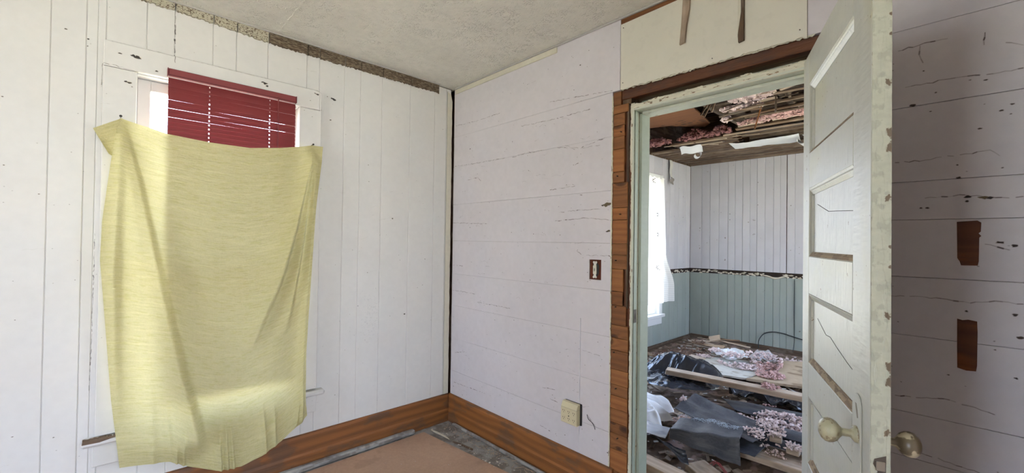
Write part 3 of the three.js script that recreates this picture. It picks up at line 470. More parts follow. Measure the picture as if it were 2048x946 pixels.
// ---------- floor covering of the near room ----------
{
  const hb = thing('hardboard_sheet', 'large brown hardboard sheet covering most of the floor', 'board');
  part('sheet', boxUV(plate([[-2.585, 2.95], [-2.58, -1.605], [-1.74, -1.70], [-1.0, -1.75], [-1.0, 2.95]], 0.006, 'xz', 0.002, 0.001), 'x'), hardboard, hb);
  const h2 = thing('hardboard_sheet', 'neighbouring brown hardboard sheet laid towards the open door', 'board');
  part('sheet', boxUV(plate([[-0.997, 2.95], [-0.997, -1.75], [0.24, -1.80], [0.24, -1.10], [3.15, -1.10], [3.15, 2.95]], 0.006, 'xz', 0.002, 0.001), 'x', 0.4, 0.3), hardboard, h2);
  const r = rng(51), st = [];
  const strip = boxUV(plate([[-2.575, -1.657], [-2.53, -1.652], [-2.45, -1.663], [-2.365, -1.671], [-2.43, -1.681], [-2.52, -1.673]], 0.004, 'xz', 0.0085, 0.001), 'x');
  tag(part('torn_lining', strip, creamTrim), 'pale torn strip of floor lining lying at the hardboard corner', 'strip');
  const sp = part('fallen_splinter', boxUV(plate([[-2.33, -1.668], [-2.24, -1.685], [-2.15, -1.70], [-2.16, -1.712], [-2.25, -1.70], [-2.33, -1.68]], 0.006, 'xz', 0.004, 0.001), 'x'), old[1]); tag(sp, 'thin dark wood splinter on the dusty floor along the hardboard edge', 'splinter');
  const chips = [];
  for (let i = 0; i < 230; i++) {
    const e = i < 120, x = e ? -2.6 + r() * 1.3 : -2.45 + r() * 1.5, z = e ? -1.66 - r() * r() * 0.17 - 0.01 : -1.5 + r() * 1.0, s = 0.0015 + r() * r() * (e ? 0.008 : 0.0035);
    if (z < -1.835) continue;
    chips.push(boxUV(lump(s, 0, 0.8, i, 0.35), 'x').rotateY(r() * 6).translate(x, (z > -1.655 - (x + 2.58) * 0.115 ? 0.0082 : 0.0002) + s * 0.6, z));
  }
  const cs = part('floor_crumbs', M(chips), std({ color: C(0.6, 0.56, 0.48), roughness: 0.95 })); cs.userData.kind = 'stuff'; tag(cs, 'pale paint crumbs and wood slivers on the hardboard and the dusty strip beside it', 'debris');
  const wf = []; for (let i = 0; i < 90; i++) { const l = 0.006 + r() * 0.03; wf.push(cb(-l / 2, l / 2, 0, 0.002, -0.0015, 0.0015, 0.0005).rotateY(r() * 3.1).rotateZ((r() - 0.5) * 0.5).translate(-2.58 + r() * 0.9, 0.009, -1.745 - r() * 0.07)); }
  part('wood_slivers', M(wf), pale[0], cs).userData.kind = 'stuff';
}
// ---------- switch, outlet tap, wire ----------
{
  const sw = thing('light_switch', 'uncovered old toggle switch in a bare wall recess left of the door', 'light switch', [-1.3415, 1.205, WZ]);
  const rec = std({ color: C(0.34, 0.17, 0.14), map: tBare, roughness: 0.9 }), ivory = std({ color: C(0.7, 0.64, 0.52), roughness: 0.4 }), steel = std({ color: C(0.7, 0.66, 0.6), roughness: 0.45 }), black = std({ color: C(0.02, 0.02, 0.02), roughness: 0.6 });
  part('recess_board', cb(-0.0365, 0.0365, -0.052, 0.052, -0.018, -0.006, 0.0005, 'y'), rec, sw);
  part('switch_box', plate([[-0.015, -0.036], [0.010, -0.036], [0.022, -0.02], [0.022, 0.024], [0.010, 0.037], [-0.015, 0.037]], 0.003, 'xy', -0.0065), black, sw);
  part('mounting_ear', plate([[-0.010, 0.020], [0.008, 0.020], [0.007, 0.030], [0.013, 0.038], [0.011, 0.044], [0.004, 0.046], [-0.001, 0.042], [-0.006, 0.046], [-0.013, 0.044], [-0.015, 0.038], [-0.009, 0.030]], 0.002, 'xy', -0.002), steel, sw); part('mounting_ear', plate([[-0.010, -0.022], [-0.009, -0.030], [-0.016, -0.038], [-0.014, -0.045], [-0.007, -0.046], [-0.002, -0.042], [0.003, -0.046], [0.010, -0.044], [0.011, -0.038], [0.006, -0.030], [0.007, -0.022]], 0.002, 'xy', -0.002), steel, sw);
  part('switch_body', cb(-0.0115, 0.0095, -0.024, 0.022, -0.008, 0.004, 0.0012), ivory, sw);
  part('toggle_bezel', lathe([[0.0001, 0.004], [0.0045, 0.004], [0.0055, 0.0052], [0.0065, 0.004]], 20).rotateX(Math.PI / 2).scale(1, 2.1, 1).translate(-0.001, -0.001, 0), steel, sw);
  part('toggle', cb(-0.003, 0.001, -0.006, 0.002, 0.004, 0.013, 0.001).rotateX(0.4), ivory, sw);
  for (const y of [0.040, -0.040]) part('screw', new THREE.CylinderGeometry(0.003, 0.003, 0.0015, 12).rotateX(Math.PI / 2).translate(-0.001, y, 0.0008), steel, sw);
}
{
  const ot = thing('outlet_tap', 'beige six-way plug-in outlet tap low on the wall', 'outlet', [-1.476, 0.410, WZ], 0);
  const iv = std({ color: C(0.66, 0.585, 0.38), roughness: 0.45 }), blk = std({ color: C(0.025, 0.02, 0.018), roughness: 0.7 }), dk = std({ color: C(0.42, 0.37, 0.25), roughness: 0.5 });
  part('back_plate', cb(-0.052, 0.061, -0.058, 0.058, 0, 0.008, 0.002), blk, ot, 'dark old wall plate behind');
  const body = profile([[0.008, -0.057], [0.036, -0.057], [0.038, -0.054], [0.038, 0.028], [0.026, 0.055], [0.008, 0.057]], 0.108); body.rotateY(-Math.PI / 2); body.translate(0.052, 0, 0); part('body', boxUV(body, 'x'), iv, ot);
  part('seam', cb(-0.0562, 0.0522, -0.001, 0.0005, 0.010, 0.0383, 0.0002).translate(0, 0.028, 0), dk, ot);
  for (const y of [0.006, -0.032]) for (const x of [-0.037, -0.002, 0.033]) {
    const s = part('socket', new THREE.CylinderGeometry(0.0145, 0.015, 0.0016, 24).rotateX(Math.PI / 2).translate(x, y, 0.0385), iv, ot);
    for (const dx of [-0.0055, 0.0055]) part('slot', cb(x + dx - 0.0013, x + dx + 0.0013, y + 0.000, y + 0.0075, 0.0388, 0.0396, 0.0002), blk, s);
    part('slot', new THREE.CylinderGeometry(0.0022, 0.0022, 0.0012, 12).rotateX(Math.PI / 2).translate(x, y - 0.006, 0.0391), blk, s);
  }
  part('screw', new THREE.CylinderGeometry(0.0035, 0.0035, 0.0012, 12).rotateX(Math.PI / 2).translate(-0.002, -0.0135, 0.0388), blk, ot);
  const wm = part('wire_moulding', M([cb(-1.4365, -1.4315, 0.470, 0.935, WZ, WZ + 0.004, 0.001, 'y'), cb(-1.4375, -1.4335, 0.205, 0.350, WZ, WZ + 0.0035, 0.001, 'y')]), std({ color: C(0.70, 0.68, 0.7), roughness: 0.6 }));
  tag(wm, 'thin painted wire moulding running up the wall from the outlet tap', 'wire');
  tag(part('loose_wire', tube([[-1.382, 0.424, WZ + 0.002], [-1.365, 0.408, WZ + 0.012], [-1.345, 0.393, WZ + 0.006], [-1.335, 0.38, WZ + 0.004], [-1.328, 0.362, WZ + 0.003]], 0.0014, 20, 6), blk), 'short loose black wire on the wall right of the outlet tap', 'wire');
}
// ---------- white sheet over the door and its two sticks ----------
{
  const pn = thing('patch_panel', 'cream hardboard sheet nailed above the doorway', 'panel');
  const pm = std({ color: C(0.70, 0.665, 0.56), map: grey(512, 512, (u, v) => 0.94 + 0.06 * fbm(u * 9, v * 9, 4, 131) - 0.03 * smooth(fbm(u * 40, v * 40, 3, 133), 0.6, 0.75), { rep: [1, 1] }), roughness: 0.5 });
  const r = rng(61), b = []; for (let x = -0.397; x > -1.194; x -= 0.01) b.push([x, 2.1285 + (r() - 0.5) * 0.007]);
  part('sheet', boxUV(plate([[-1.196, 2.462], [-1.194, 2.13], ...b.reverse().map((p) => p), [-0.397, 2.124], [-0.398, 2.478], [-0.8, 2.470]], 0.006, 'xy', WZ, 0.001), 'x'), pm, pn);
  for (const [x, y] of [[-1.18, 2.44], [-1.18, 2.16], [-0.74, 2.15], [-0.42, 2.16], [-0.5, 2.44]]) part('nail', new THREE.CylinderGeometry(0.0022, 0.0022, 0.004, 8).rotateX(Math.PI / 2).translate(x, y, WZ + 0.006), iron, pn);
  const stick = (name, lab, pts, th, mat, z) => tag(part(name, boxUV(plate(pts, th, 'xy', z, 0.0012), 'y'), mat), lab, 'stick');
  stick('batten_stick', 'left one of two sticks tacked over the cream sheet, weathered tan and leaning', [[-0.866, 2.49], [-0.833, 2.49], [-0.838, 2.40], [-0.850, 2.33], [-0.857, 2.255], [-0.882, 2.252], [-0.875, 2.33], [-0.870, 2.40]], 0.012, pale[1], WZ + 0.0065);
  const s2 = stick('batten_stick', 'right one of two sticks tacked over the cream sheet, narrow with a dark side', [[-0.628, 2.49], [-0.612, 2.49], [-0.612, 2.32], [-0.611, 2.183], [-0.632, 2.179], [-0.634, 2.22], [-0.622, 2.30], [-0.626, 2.40]], 0.014, old[1], WZ + 0.0065);
  part('paint_sliver', boxUV(plate([[-0.630, 2.49], [-0.624, 2.49], [-0.621, 2.30], [-0.631, 2.225], [-0.634, 2.2], [-0.6285, 2.95]], 0.002, 'xy', WZ + 0.0207, 0.0003), 'y'), creamTrim, s2);
}
// ---------- door frame and door ----------
{
  const df = struct('door_frame_1');
  const R = rng(71), rag = (x0, x1, n, amp) => [...Array(n + 1)].map((_, i) => lerp(x0, x1, i / n)).map((q) => [q, (fbm(q * 18, 3, 3, 7) - 0.5) * amp * 1.6 + (R() - 0.5) * amp * 0.5]);
  // left jamb: ragged cream front edge, green-white face, stop
  const e = rag(0.0, 2.045, 260, 0.006).map(([y, k]) => [-1.1305 + k - (y > 1.7 ? 0.004 : 0), y]);
  part('jamb_edge', boxUV(plate([...e.reverse(), [-1.1125, 0], [-1.1125, 2.045]], 0.008, 'xy', WZ - 0.004, 0.001), 'y'), jambEdge, df, 'ragged cream front edge of the jamb');
  part('jamb', cb(-1.1305, -1.112, 0, 2.045, -1.992, WZ - 0.004, 0.001, 'y'), jambGreen, df);
  part('stop', cb(-1.112, -1.098, 0, 1.998, -1.992, -1.914, 0.002, 'y'), jambGreen, df);
  part('stop', cb(-1.1135, -1.1115, 0, 2.0, -1.9135, -1.905, 0.0006, 'y'), jambEdge, df);
  part('jamb', cb(-0.375, -0.355, 0, 2.045, -1.992, WZ, 0.001, 'y'), jambGreen, df);
  const h = rag(-1.13, -0.355, 140, 0.012).map(([x, k]) => [x, 2.042 + k]);
  part('jamb_edge', boxUV(plate([[-1.1125, 2.008], [-0.355, 2.006], ...h.reverse(), [-1.1315, 2.03]], 0.010, 'xy', WZ - 0.004, 0.001), 'x'), jambEdge, df, 'ragged cream front edge of the head');
  part('jamb', cb(-1.112, -0.375, 2.007, 2.04, -1.992, WZ - 0.004, 0.001), jambPaint, df);
  part('stop', cb(-1.098, -0.375, 1.994, 2.007, -1.992, -1.914, 0.002), jambPaint, df);
  part('jamb_bead', cb(-1.1125, -0.375, 2.0065, 2.018, WZ - 0.006, WZ + 0.007, 0.003), jambPaint, df); part('jamb_bead', cb(-1.1235, -1.1125, 0, 2.018, WZ - 0.006, WZ + 0.007, 0.003, 'y'), jambPaint, df);
  part('strike_plate', M([cb(-1.1122, -1.1105, 0.955, 1.02, -1.90, -1.878, 0.0005, 'y')]), std({ color: C(0.10, 0.085, 0.07), roughness: 0.6, metalness: 0.6 }), df, 'dark rusted strike plate');
  part('strike_hole', cb(-1.1107, -1.1100, 0.972, 1.0, -1.894, -1.884, 0.0002, 'y'), recessShade, df);  // thin dark plate, the shade of the hole put into its colour
  part('casing', cb(-1.20, -1.112, 0, 2.11, -2.012, -1.992, 0.003, 'y'), jambPaint, df); part('casing', cb(-0.375, -0.27, 0, 2.11, -2.012, -1.992, 0.003, 'y'), jambPaint, df); part('casing', cb(-1.112, -0.375, 2.012, 2.11, -2.012, -1.992, 0.003), jambPaint, df);
}
{
  const al = rad(22), W = 0.718, T = 0.035, H0 = 0.016, H1 = 2.028;
  // local frame: s along the leaf from the hinge, t towards the seen face
  const dr = thing('panel_door', 'white five-panel wooden door standing open, seen edge-on at the right', 'door', [-0.372, 0, WZ]);
  dr.rotation.y = -(Math.PI / 2 - al);        // local x runs along the leaf, local -z... the seen face looks to the left
  const seen = 1;                             // local z of the seen face
  const Z = (t0, t1) => (seen > 0 ? [t0, t1] : [-t1, -t0]);
  const dp = std({ map: tex(1024, 1024, (u, v) => { // brushed oil paint, yellowed and chipped
    const n = 0.94 + 0.09 * (fbm(u * 5, v * 30, 3, 141) - 0.5) + 0.05 * (fbm(u * 80, v * 80, 2, 143) - 0.5), y = smooth(fbm(u * 3, v * 6, 4, 145), 0.5, 0.75), ch = smooth(fbm(u * 44, v * 44, 4, 147), 0.83, 0.85);
    return mix3([0.50 * n, (0.495 - 0.01 * y) * n, (0.435 - 0.07 * y) * n], [0.22, 0.16, 0.1], ch);
  }, { rep: [1, 1] }), roughness: 0.42, bumpMap: grey(512, 512, (u, v) => 0.5 * fbm(u * 90, v * 14, 3, 149) + 0.5 * fbm(u * 20, v * 20, 3, 151), { rep: [1.3, 1.3] }), bumpScale: 0.0018 });
  const edgeM = std({ map: tex(256, 1024, (u, v) => { const a = smooth(fbm(u * 14, v * 70, 5, 153), 0.56, 0.66), n = 0.88 + 0.2 * fbm(u * 30, v * 60, 3, 155), c = smooth(fbm(u * 12, v * 60, 5, 157), 0.76, 0.78); return mix3(mix3([0.39 * n, 0.385 * n, 0.30 * n], [0.28, 0.28, 0.215], a * 0.6), [0.12, 0.085, 0.05], c); }, { rep: [4, 1] }), roughness: 0.6, bumpMap: paintFlakes, bumpScale: 0.0006 });
  const dustM = std({ map: flaking([0.30, 0.225, 0.145], [0.20, 0.14, 0.09], 0.5, 159, 20, 40), roughness: 0.95 });
  const bx = (s0, s1, y0, y1, t0, t1, c = 0.002, g = 'x') => { const [a, b] = Z(t0, t1); return cb(s0, s1, y0, y1, a, b, c, g); };
  const S0 = 0.100, S1 = 0.590;
  part('stile', bx(0, S0, H0, H1, 0, T, 0.002, 'y'), dp, dr); part('stile', bx(S1, W - 0.001, H0, H1, 0.0, T, 0.003, 'y'), dp, dr);
  part('edge_face', bx(W - 0.001, W, H0, H1, 0.0005, T - 0.0005, 0.0004, 'y'), edgeM, dr, 'worn olive-white front edge');
  const pans = [[1.672, 1.915], [1.312, 1.548], [0.945, 1.182], [0.598, 0.826], [0.25, 0.482]], rails = [[H0, 0.25], [0.482, 0.598], [0.826, 0.945], [1.182, 1.312], [1.548, 1.672], [1.915, H1]];
  for (const [a, b] of rails) part('rail', bx(S0, S1, a, b, 0, T, 0.002), dp, dr);
  const wedge = (s0, s1, y0, y1, ty0, ty1) => { // sloped moulding along the leaf: y0 edge sits at depth ty0, y1 edge at ty1
    const sh = new THREE.Shape([V2(0.010, y0), V2(ty0, y0), V2(lerp(ty0, ty1, 0.5) + 0.0015, lerp(y0, y1, 0.5)), V2(ty1, y1), V2(0.010, y1)]), g = new THREE.ExtrudeGeometry(sh, { depth: s1 - s0, bevelEnabled: false });
    g.rotateY(-Math.PI / 2); g.translate(s1, 0, 0); return boxUV(g, 'x', R0(), R0()); };           // shape x -> z, depth -> -x
  for (const [a, b] of pans) {
    part('panel', bx(S0 - 0.004, S1 + 0.004, a - 0.004, b + 0.004, 0.012, 0.022, 0.001), dp, dr);
    part('moulding', wedge(S0, S1, b - 0.022, b + 0.0, 0.0235, 0.033), dp, dr);
    part('moulding', wedge(S0, S1, b - 0.012, b + 0.0005, 0.028, 0.0355), dp, dr);
    part('moulding', wedge(S0, S1, a, a + 0.014, 0.0335, 0.0235), dp, dr);
    part('dusty_ledge', wedge(S0 + 0.004, S1 - 0.004, a + 0.001, a + 0.016, 0.0345, 0.0242), dustM, dr, 'brown dust-caked ledge of the panel');
    for (const [p, q] of [[S0, S0 + 0.014], [S1 - 0.014, S1]]) part('moulding', bx(p, q, a + 0.012, b - 0.02, 0.018, 0.028, 0.004, 'y'), dp, dr);
  }
  // cracks in the second and third panel, their inner shade painted as dark slivers
  const split = (pts) => { const up = [], dn = []; pts.forEach(([s, y], i) => { up.push([s, y + 0.0008]); dn.push([s, y - 0.0008]); }); return boxUV(plate([...up, ...dn.reverse()], 0.0012, 'xy', 0.0216, 0.0001), 'x'); };
  part('split', split([[0.16, 1.488], [0.30, 1.455], [0.40, 1.449], [0.585, 1.437]]), recessShade, dr); part('split', split([[0.17, 1.108], [0.28, 1.075], [0.33, 1.078], [0.40, 1.063], [0.50, 1.045], [0.57, 1.036]]), recessShade, dr);
  // escutcheon, knobs, mortise
  const esc = []; for (let i = 0; i <= 12; i++) { const t = Math.PI * i / 12; esc.push([0.640 + 0.028 * Math.cos(t), 0.978 + 0.03 * Math.sin(t)]); }
  part('escutcheon', plate([...esc, [0.612, 0.80], [0.668, 0.80]], 0.004, 'xy', T, 0.0015), dp, dr, 'escutcheon plate thick with paint');
  part('keyhole', plate([[0.632, 0.985], [0.640, 0.985], [0.648, 0.972], [0.652, 0.955], [0.646, 0.953], [0.638, 0.97]], 0.001, 'xy', T + 0.0036, 0.0002), std({ color: C(0.25, 0.22, 0.17) }), dr, 'grey worn spot');
  const kp = std({ map: tex(512, 512, (u, v) => { const n = fbm(u * 14, v * 10, 4, 161), k = smooth(fbm(u * 16, v * 12, 4, 163), 0.60, 0.66); return mix3([0.36 + 0.1 * n, 0.335 + 0.1 * n, 0.22 + 0.07 * n], [0.22, 0.17, 0.10], k * 0.8); }, { rep: [1, 1] }), roughness: 0.35 });
  const kprof = [[0.0001, 0.074], [0.010, 0.0735], [0.019, 0.070], [0.0255, 0.063], [0.0275, 0.056], [0.0265, 0.048], [0.022, 0.040], [0.014, 0.034], [0.009, 0.029], [0.0085, 0.014], [0.013, 0.010], [0.0185, 0.006], [0.019, 0.0]];
  const kg = lathe(kprof.reverse(), 40);
  const k1 = part('knob', kg.clone().rotateX(Math.PI / 2).translate(0.643, 0.915, T + 0.003), kp, dr, 'round knob smeared with paint');
  const k2 = part('knob', kg.clone().rotateX(-Math.PI / 2).translate(0.643, 0.911, 0), std({ map: tex(512, 512, (u, v) => { const k = smooth(fbm(u * 5, v * 3, 4, 167), 0.36, 0.42); return mix3([0.55, 0.48, 0.33], [0.15, 0.115, 0.07], k); }), roughness: 0.3 }), dr, 'half-bare knob on the shaded side');
  part('mortise', plate([[0.009, 0.82], [0.026, 0.815], [0.030, 0.86], [0.022, 0.868], [0.030, 0.884], [0.028, 0.895], [0.008, 0.905]].map(([a, b]) => [a, b]), 0.001, 'zy', W - 0.0002, 0.0002), recessShade, dr, 'dark lock mortise');  // flat plate; the darkness inside the mortise is painted on
  part('latch', cb(W, W + 0.004, 0.872, 0.892, 0.010, 0.026, 0.001), std({ color: C(0.25, 0.22, 0.18), metalness: 0.7, roughness: 0.5 }), dr);
  const hg = std({ color: C(0.5, 0.48, 0.4), roughness: 0.5 });
  for (const y of [0.3, 1.78]) part('hinge', M([new THREE.CylinderGeometry(0.006, 0.006, 0.09, 12).translate(-0.003, y, 0.004), cb(-0.002, 0.03, y - 0.045, y + 0.045, -0.001, 0.001, 0.0005)]), hg, dr);
}

// ---------- far room: shell ----------
{
  const farBack = wallWithHoles('wall_far_back', 'z', -2.8, 1.32, FAR - 0.14, 0.12, [], framing);
  wallWithHoles('wall_far_right', 'x', FAR - 0.14, WZ - 0.1, 1.32, TH, [[-5.1, -3.4, 0.6, 2.2]], std({ color: C(0.5, 0.5, 0.48) }));
  const lil = tex(512, 512, (u, v) => { const n = 0.92 + 0.14 * fbm(u * 8, v * 5, 4, 171), c = smooth(fbm(u * 40, v * 30, 4, 173), 0.83, 0.85); return mix3([0.53 * n, 0.515 * n, 0.525 * n], [0.2, 0.17, 0.15], c); }, { rep: [0.7, 0.7] });
  const grn = tex(512, 512, (u, v) => { const n = 0.9 + 0.16 * fbm(u * 6, v * 9, 4, 175), c = smooth(fbm(u * 40, v * 30, 4, 177), 0.83, 0.85); return mix3([0.31 * n, 0.34 * n, 0.30 * n], [0.15, 0.14, 0.11], c); }, { rep: [0.7, 0.7] });
  const up = variants({ map: lil, roughness: 0.7 }, [[1, 1, 1], [0.97, 0.97, 0.98]]), lo = variants({ map: grn, roughness: 0.6 }, [[1, 1, 1], [0.96, 0.98, 0.97]]);
  const gx = [-2.659, -2.50, -2.385, -2.266, -2.15, -2.062, -1.97, -1.881, -1.80, -1.708, -1.613, -1.540, -1.468, -1.385, -1.29, -1.18, -1.06, -0.94, -0.82, -0.7, -0.5, -0.3, -0.1, 0.1, 0.3, 0.5, 0.7, 0.9, 1.1, 1.3];
  gx.forEach((x0, i) => { if (!(i + 1 < gx.length)) return; const x1 = gx[i + 1], wide = Math.abs(x1 + 1.468) < 0.001 ? 0.009 : 0.0012;
    part('upper_plank', boxUV(cb(x0, x1 - wide, 0.985, 2.46, FAR - 0.02, FAR - (i % 2) * 0.002, 0.004, 'y'), 'y', i, 0), up[i % 2], farBack);
    part('lower_plank', boxUV(cb(x0, x1 - 0.0016, 0.02, 0.984, FAR - 0.02, FAR - (i % 2) * 0.002, 0.004, 'y'), 'y', i, 0), lo[i % 2], farBack); });
  const gz = [FAR + 0.001, -5.86, -5.75, -5.62, -5.50, -5.38, -5.27, -5.16, -4.95, -4.75, -4.6, -4.42, -4.21, -4.0, -3.84, -3.66, -3.4, -3.2, -3.0, -2.75, -2.56, -2.3, -2.02];
  for (let i = 0; i + 1 < gz.length; i++) {
    const z0 = gz[i], z1 = gz[i + 1] - 0.0012, mid = (z0 + z1) / 2, hole = (mid > -5.1 && mid < -4.27) || (mid > -4.0 && mid < -3.02);
    part('upper_plank', boxUV(cb(WX - 0.02, WX - (i % 2) * 0.002, hole ? 2.14 : 0.985, 2.45, z0, z1, 0.004, 'y'), 'y', i, 0), up[i % 2], farL);
    part('lower_plank', boxUV(cb(WX - 0.02, WX - (i % 2) * 0.002, 0.02, hole ? 0.43 : 0.984, z0, z1, 0.004, 'y'), 'y', i, 0), lo[i % 2], farL);
  }
  struct('floor', boxUV(cb(-2.8, 1.32, -0.12, 0, FAR - 0.14, WZ - 0.11, 0.001)), old[1]);
  part('baseboard', cb(-2.64, 1.3, 0, 0.085, FAR, FAR + 0.016, 0.002), old[3], farBack); part('baseboard', cb(WX, WX + 0.016, 0, 0.07, FAR, -2.02, 0.002, 'z'), old[3], farL);
  // torn wallpaper border: brown glue band with tatters of cream paper leaves
  const r = rng(81), bd = struct('trim_4'), paper = [std({ color: C(0.60, 0.54, 0.42), roughness: 0.9 }), std({ color: C(0.42, 0.36, 0.26), roughness: 0.9 })], glue = std({ color: C(0.085, 0.055, 0.035), map: tOld, roughness: 0.9 });
  part('glue_band', cb(-2.658, 1.3, 0.948, 1.006, FAR, FAR + 0.003, 0.001), glue, bd); part('glue_band', cb(WX, WX + 0.003, 0.948, 1.006, FAR, -5.12, 0.001, 'z'), glue, bd);
  const leaf = (cx, cy, s) => { const p = []; for (let i = 0; i < 9; i++) { const t = i / 9 * Math.PI * 2, q = s * (0.45 + r() * r() * 1.1); p.push([cx + Math.cos(t) * q * 1.7, clamp(cy + Math.sin(t) * q * 0.9, 0.93, 1.006)]); } return p; };
  for (let i = 0; i < 46; i++) { const x = -2.63 + i * 0.030 + r() * 0.015; if (x > -1.72 && x < -1.50) continue; part('paper_tatter', plate(leaf(x, 0.950 + r() * 0.034, 0.011 + r() * 0.010), 0.0015, 'xy', FAR + 0.003, 0.0003), paper[r() < 0.8 ? 0 : 1], bd); }
  for (let i = 0; i < 16; i++) { const z = FAR + 0.02 + i * 0.05 + r() * 0.02; part('paper_tatter', plate(leaf(z, 0.950 + r() * 0.034, 0.011 + r() * 0.010), 0.0015, 'zy', WX + 0.003, 0.0003), paper[0], bd); }
  part('paper_curl', sheet((u, v) => V(lerp(-1.75, -1.44, u), 0.956 + 0.012 * Math.sin(u * 9) - v * 0.016 * (0.4 + Math.sin(u * 3.1)), FAR + 0.006 + 0.012 * Math.sin(v * 3) * Math.sin(u * 3.1)), 40, 6, 0.4, 0.03, 0.001), paper[0], bd, 'curling strip of border paper');
  // corner crown left at the top of the walls
  part('crown', cb(-2.66, 1.3, 2.452, 2.464, FAR, FAR + 0.008, 0.002), old[3], farBack);
}
// ---------- far windows ----------
{
  const fw = (z0, z1, y0, y1) => {
    const w = struct('window_' + (z0 < -4 ? 2 : 3)); const m = sashM;
    part('casing', cb(WX, WX + 0.016, y0, y1 + 0.09, z0 - 0.085, z0, 0.003, 'y'), m, w); part('casing', cb(WX, WX + 0.016, y0, y1 + 0.09, z1, z1 + 0.085, 0.003, 'y'), m, w); part('casing', cb(WX, WX + 0.016, y1, y1 + 0.09, z0, z1, 0.003, 'z'), m, w);
    part('sill', cb(WX - 0.14, WX + 0.05, y0 - 0.04, y0, z0 - 0.1, z1 + 0.1, 0.006, 'z'), m, w); part('apron', cb(WX, WX + 0.014, y0 - 0.13, y0 - 0.042, z0 - 0.08, z1 + 0.08, 0.003, 'z'), m, w);
    sash(w, WX - 0.07, (y0 + y1) / 2 - 0.02, y1 - 0.002, z0 + 0.002, z1 - 0.002); sash(w, WX - 0.03, y0 + 0.002, (y0 + y1) / 2 + 0.02, z0 + 0.002, z1 - 0.002);
    part('jamb', cb(WX - 0.14, WX, y0, y1, z0 - 0.019, z0, 0.001, 'y'), m, w); part('jamb', cb(WX - 0.14, WX, y0, y1, z1, z1 + 0.019, 0.001, 'y'), m, w);
  };
  fw(-5.07, -4.30, 0.45, 2.13); fw(-3.90, -3.10, 0.45, 2.13);
  // white curtain with small dark motifs
  const cv = document.createElement('canvas'); cv.width = 512; cv.height = 1024; const x = cv.getContext('2d'); x.fillStyle = '#f2f0ea'; x.fillRect(0, 0, 512, 1024); const r = rng(91);
  for (let i = 0; i < 40; i++) { x.fillStyle = 'rgba(150,146,136,0.55)'; x.fillRect(0, i * 25.6 + r() * 4, 512, 2); }
  const motif = (cx, cy, s, col) => { x.fillStyle = col; for (let k = 0; k < 10; k++) { const t = k / 10 * 6.283; x.beginPath(); x.ellipse(cx + Math.cos(t) * s, cy + Math.sin(t) * s * 1.25, s * 0.32, s * 0.2, t, 0, 7); x.fill(); } x.beginPath(); x.ellipse(cx, cy, s * 0.25, s * 0.35, 0, 0, 7); x.fill(); };
  for (const [a, b] of [[100, 130], [300, 240], [230, 350], [420, 480], [120, 560], [330, 660]]) motif(a, b, 22, '#2a2622');
  for (let i = 0; i < 26; i++) { x.fillStyle = '#8a857a'; x.fillRect(215 + (i % 7) * 11, 420 + Math.floor(i / 7) * 12, 5, 4); }
  const ct = new THREE.CanvasTexture(cv); ct.colorSpace = THREE.SRGBColorSpace; ct.wrapS = ct.wrapT = THREE.MirroredRepeatWrapping;
  const cm = new THREE.MeshPhysicalMaterial({ map: ct, roughness: 1, transmission: 0.26, thickness: 0, side: THREE.DoubleSide, specularIntensity: 0.1 });
  const cu = thing('printed_curtain', 'white curtain with small dark printed motifs over the far window', 'curtain', [WX + 0.06, 0, -4.7]);
  part('cloth', sheet((u, v) => { const y = lerp(2.17, 0.605, v), e = v < 0.62 ? lerp(-5.075, -5.11, v / 0.62) : lerp(-5.11, -5.325, smooth(v, 0.6, 0.88)), z = lerp(e, -4.28, u); return V(0.016 * Math.sin(u * 21 + v) * (0.4 + v * 0.6) + 0.012 * Math.sin(u * 47) + 0.02 * v, y, z + 4.7); }, 120, 60, 0.8, 1.6), cm, cu);
  part('curtain_rod', tube([[0, 2.165, -0.40], [0, 2.165, 0.45]], 0.006, 4, 8), sashM, cu);
  const st = thing('hanging_paper_strip', 'torn white paper strip hanging from the top of the far left wall', 'paper', [WX, 0, -5.35]);
  part('strip', sheet((u, v) => V(0.012 + 0.03 * v + 0.01 * Math.sin(v * 7), lerp(2.45, 2.20, v), (u - 0.5) * lerp(0.09, 0.05, v) + 0.02 * v), 6, 20, 0.1, 0.25, 0.0015), std({ color: C(0.6, 0.58, 0.52), roughness: 0.9 }), st);
  part('ragged_tip', sheet((u, v) => V(0.05 + 0.014 * Math.sin(u * 9 + v * 5), lerp(2.21, 2.13, v) - 0.01 * Math.sin(u * 8), (u - 0.5) * 0.07 + 0.03), 10, 10, 0.1, 0.1, 0.0015), std({ color: C(0.26, 0.23, 0.2), roughness: 0.9 }), st);
}
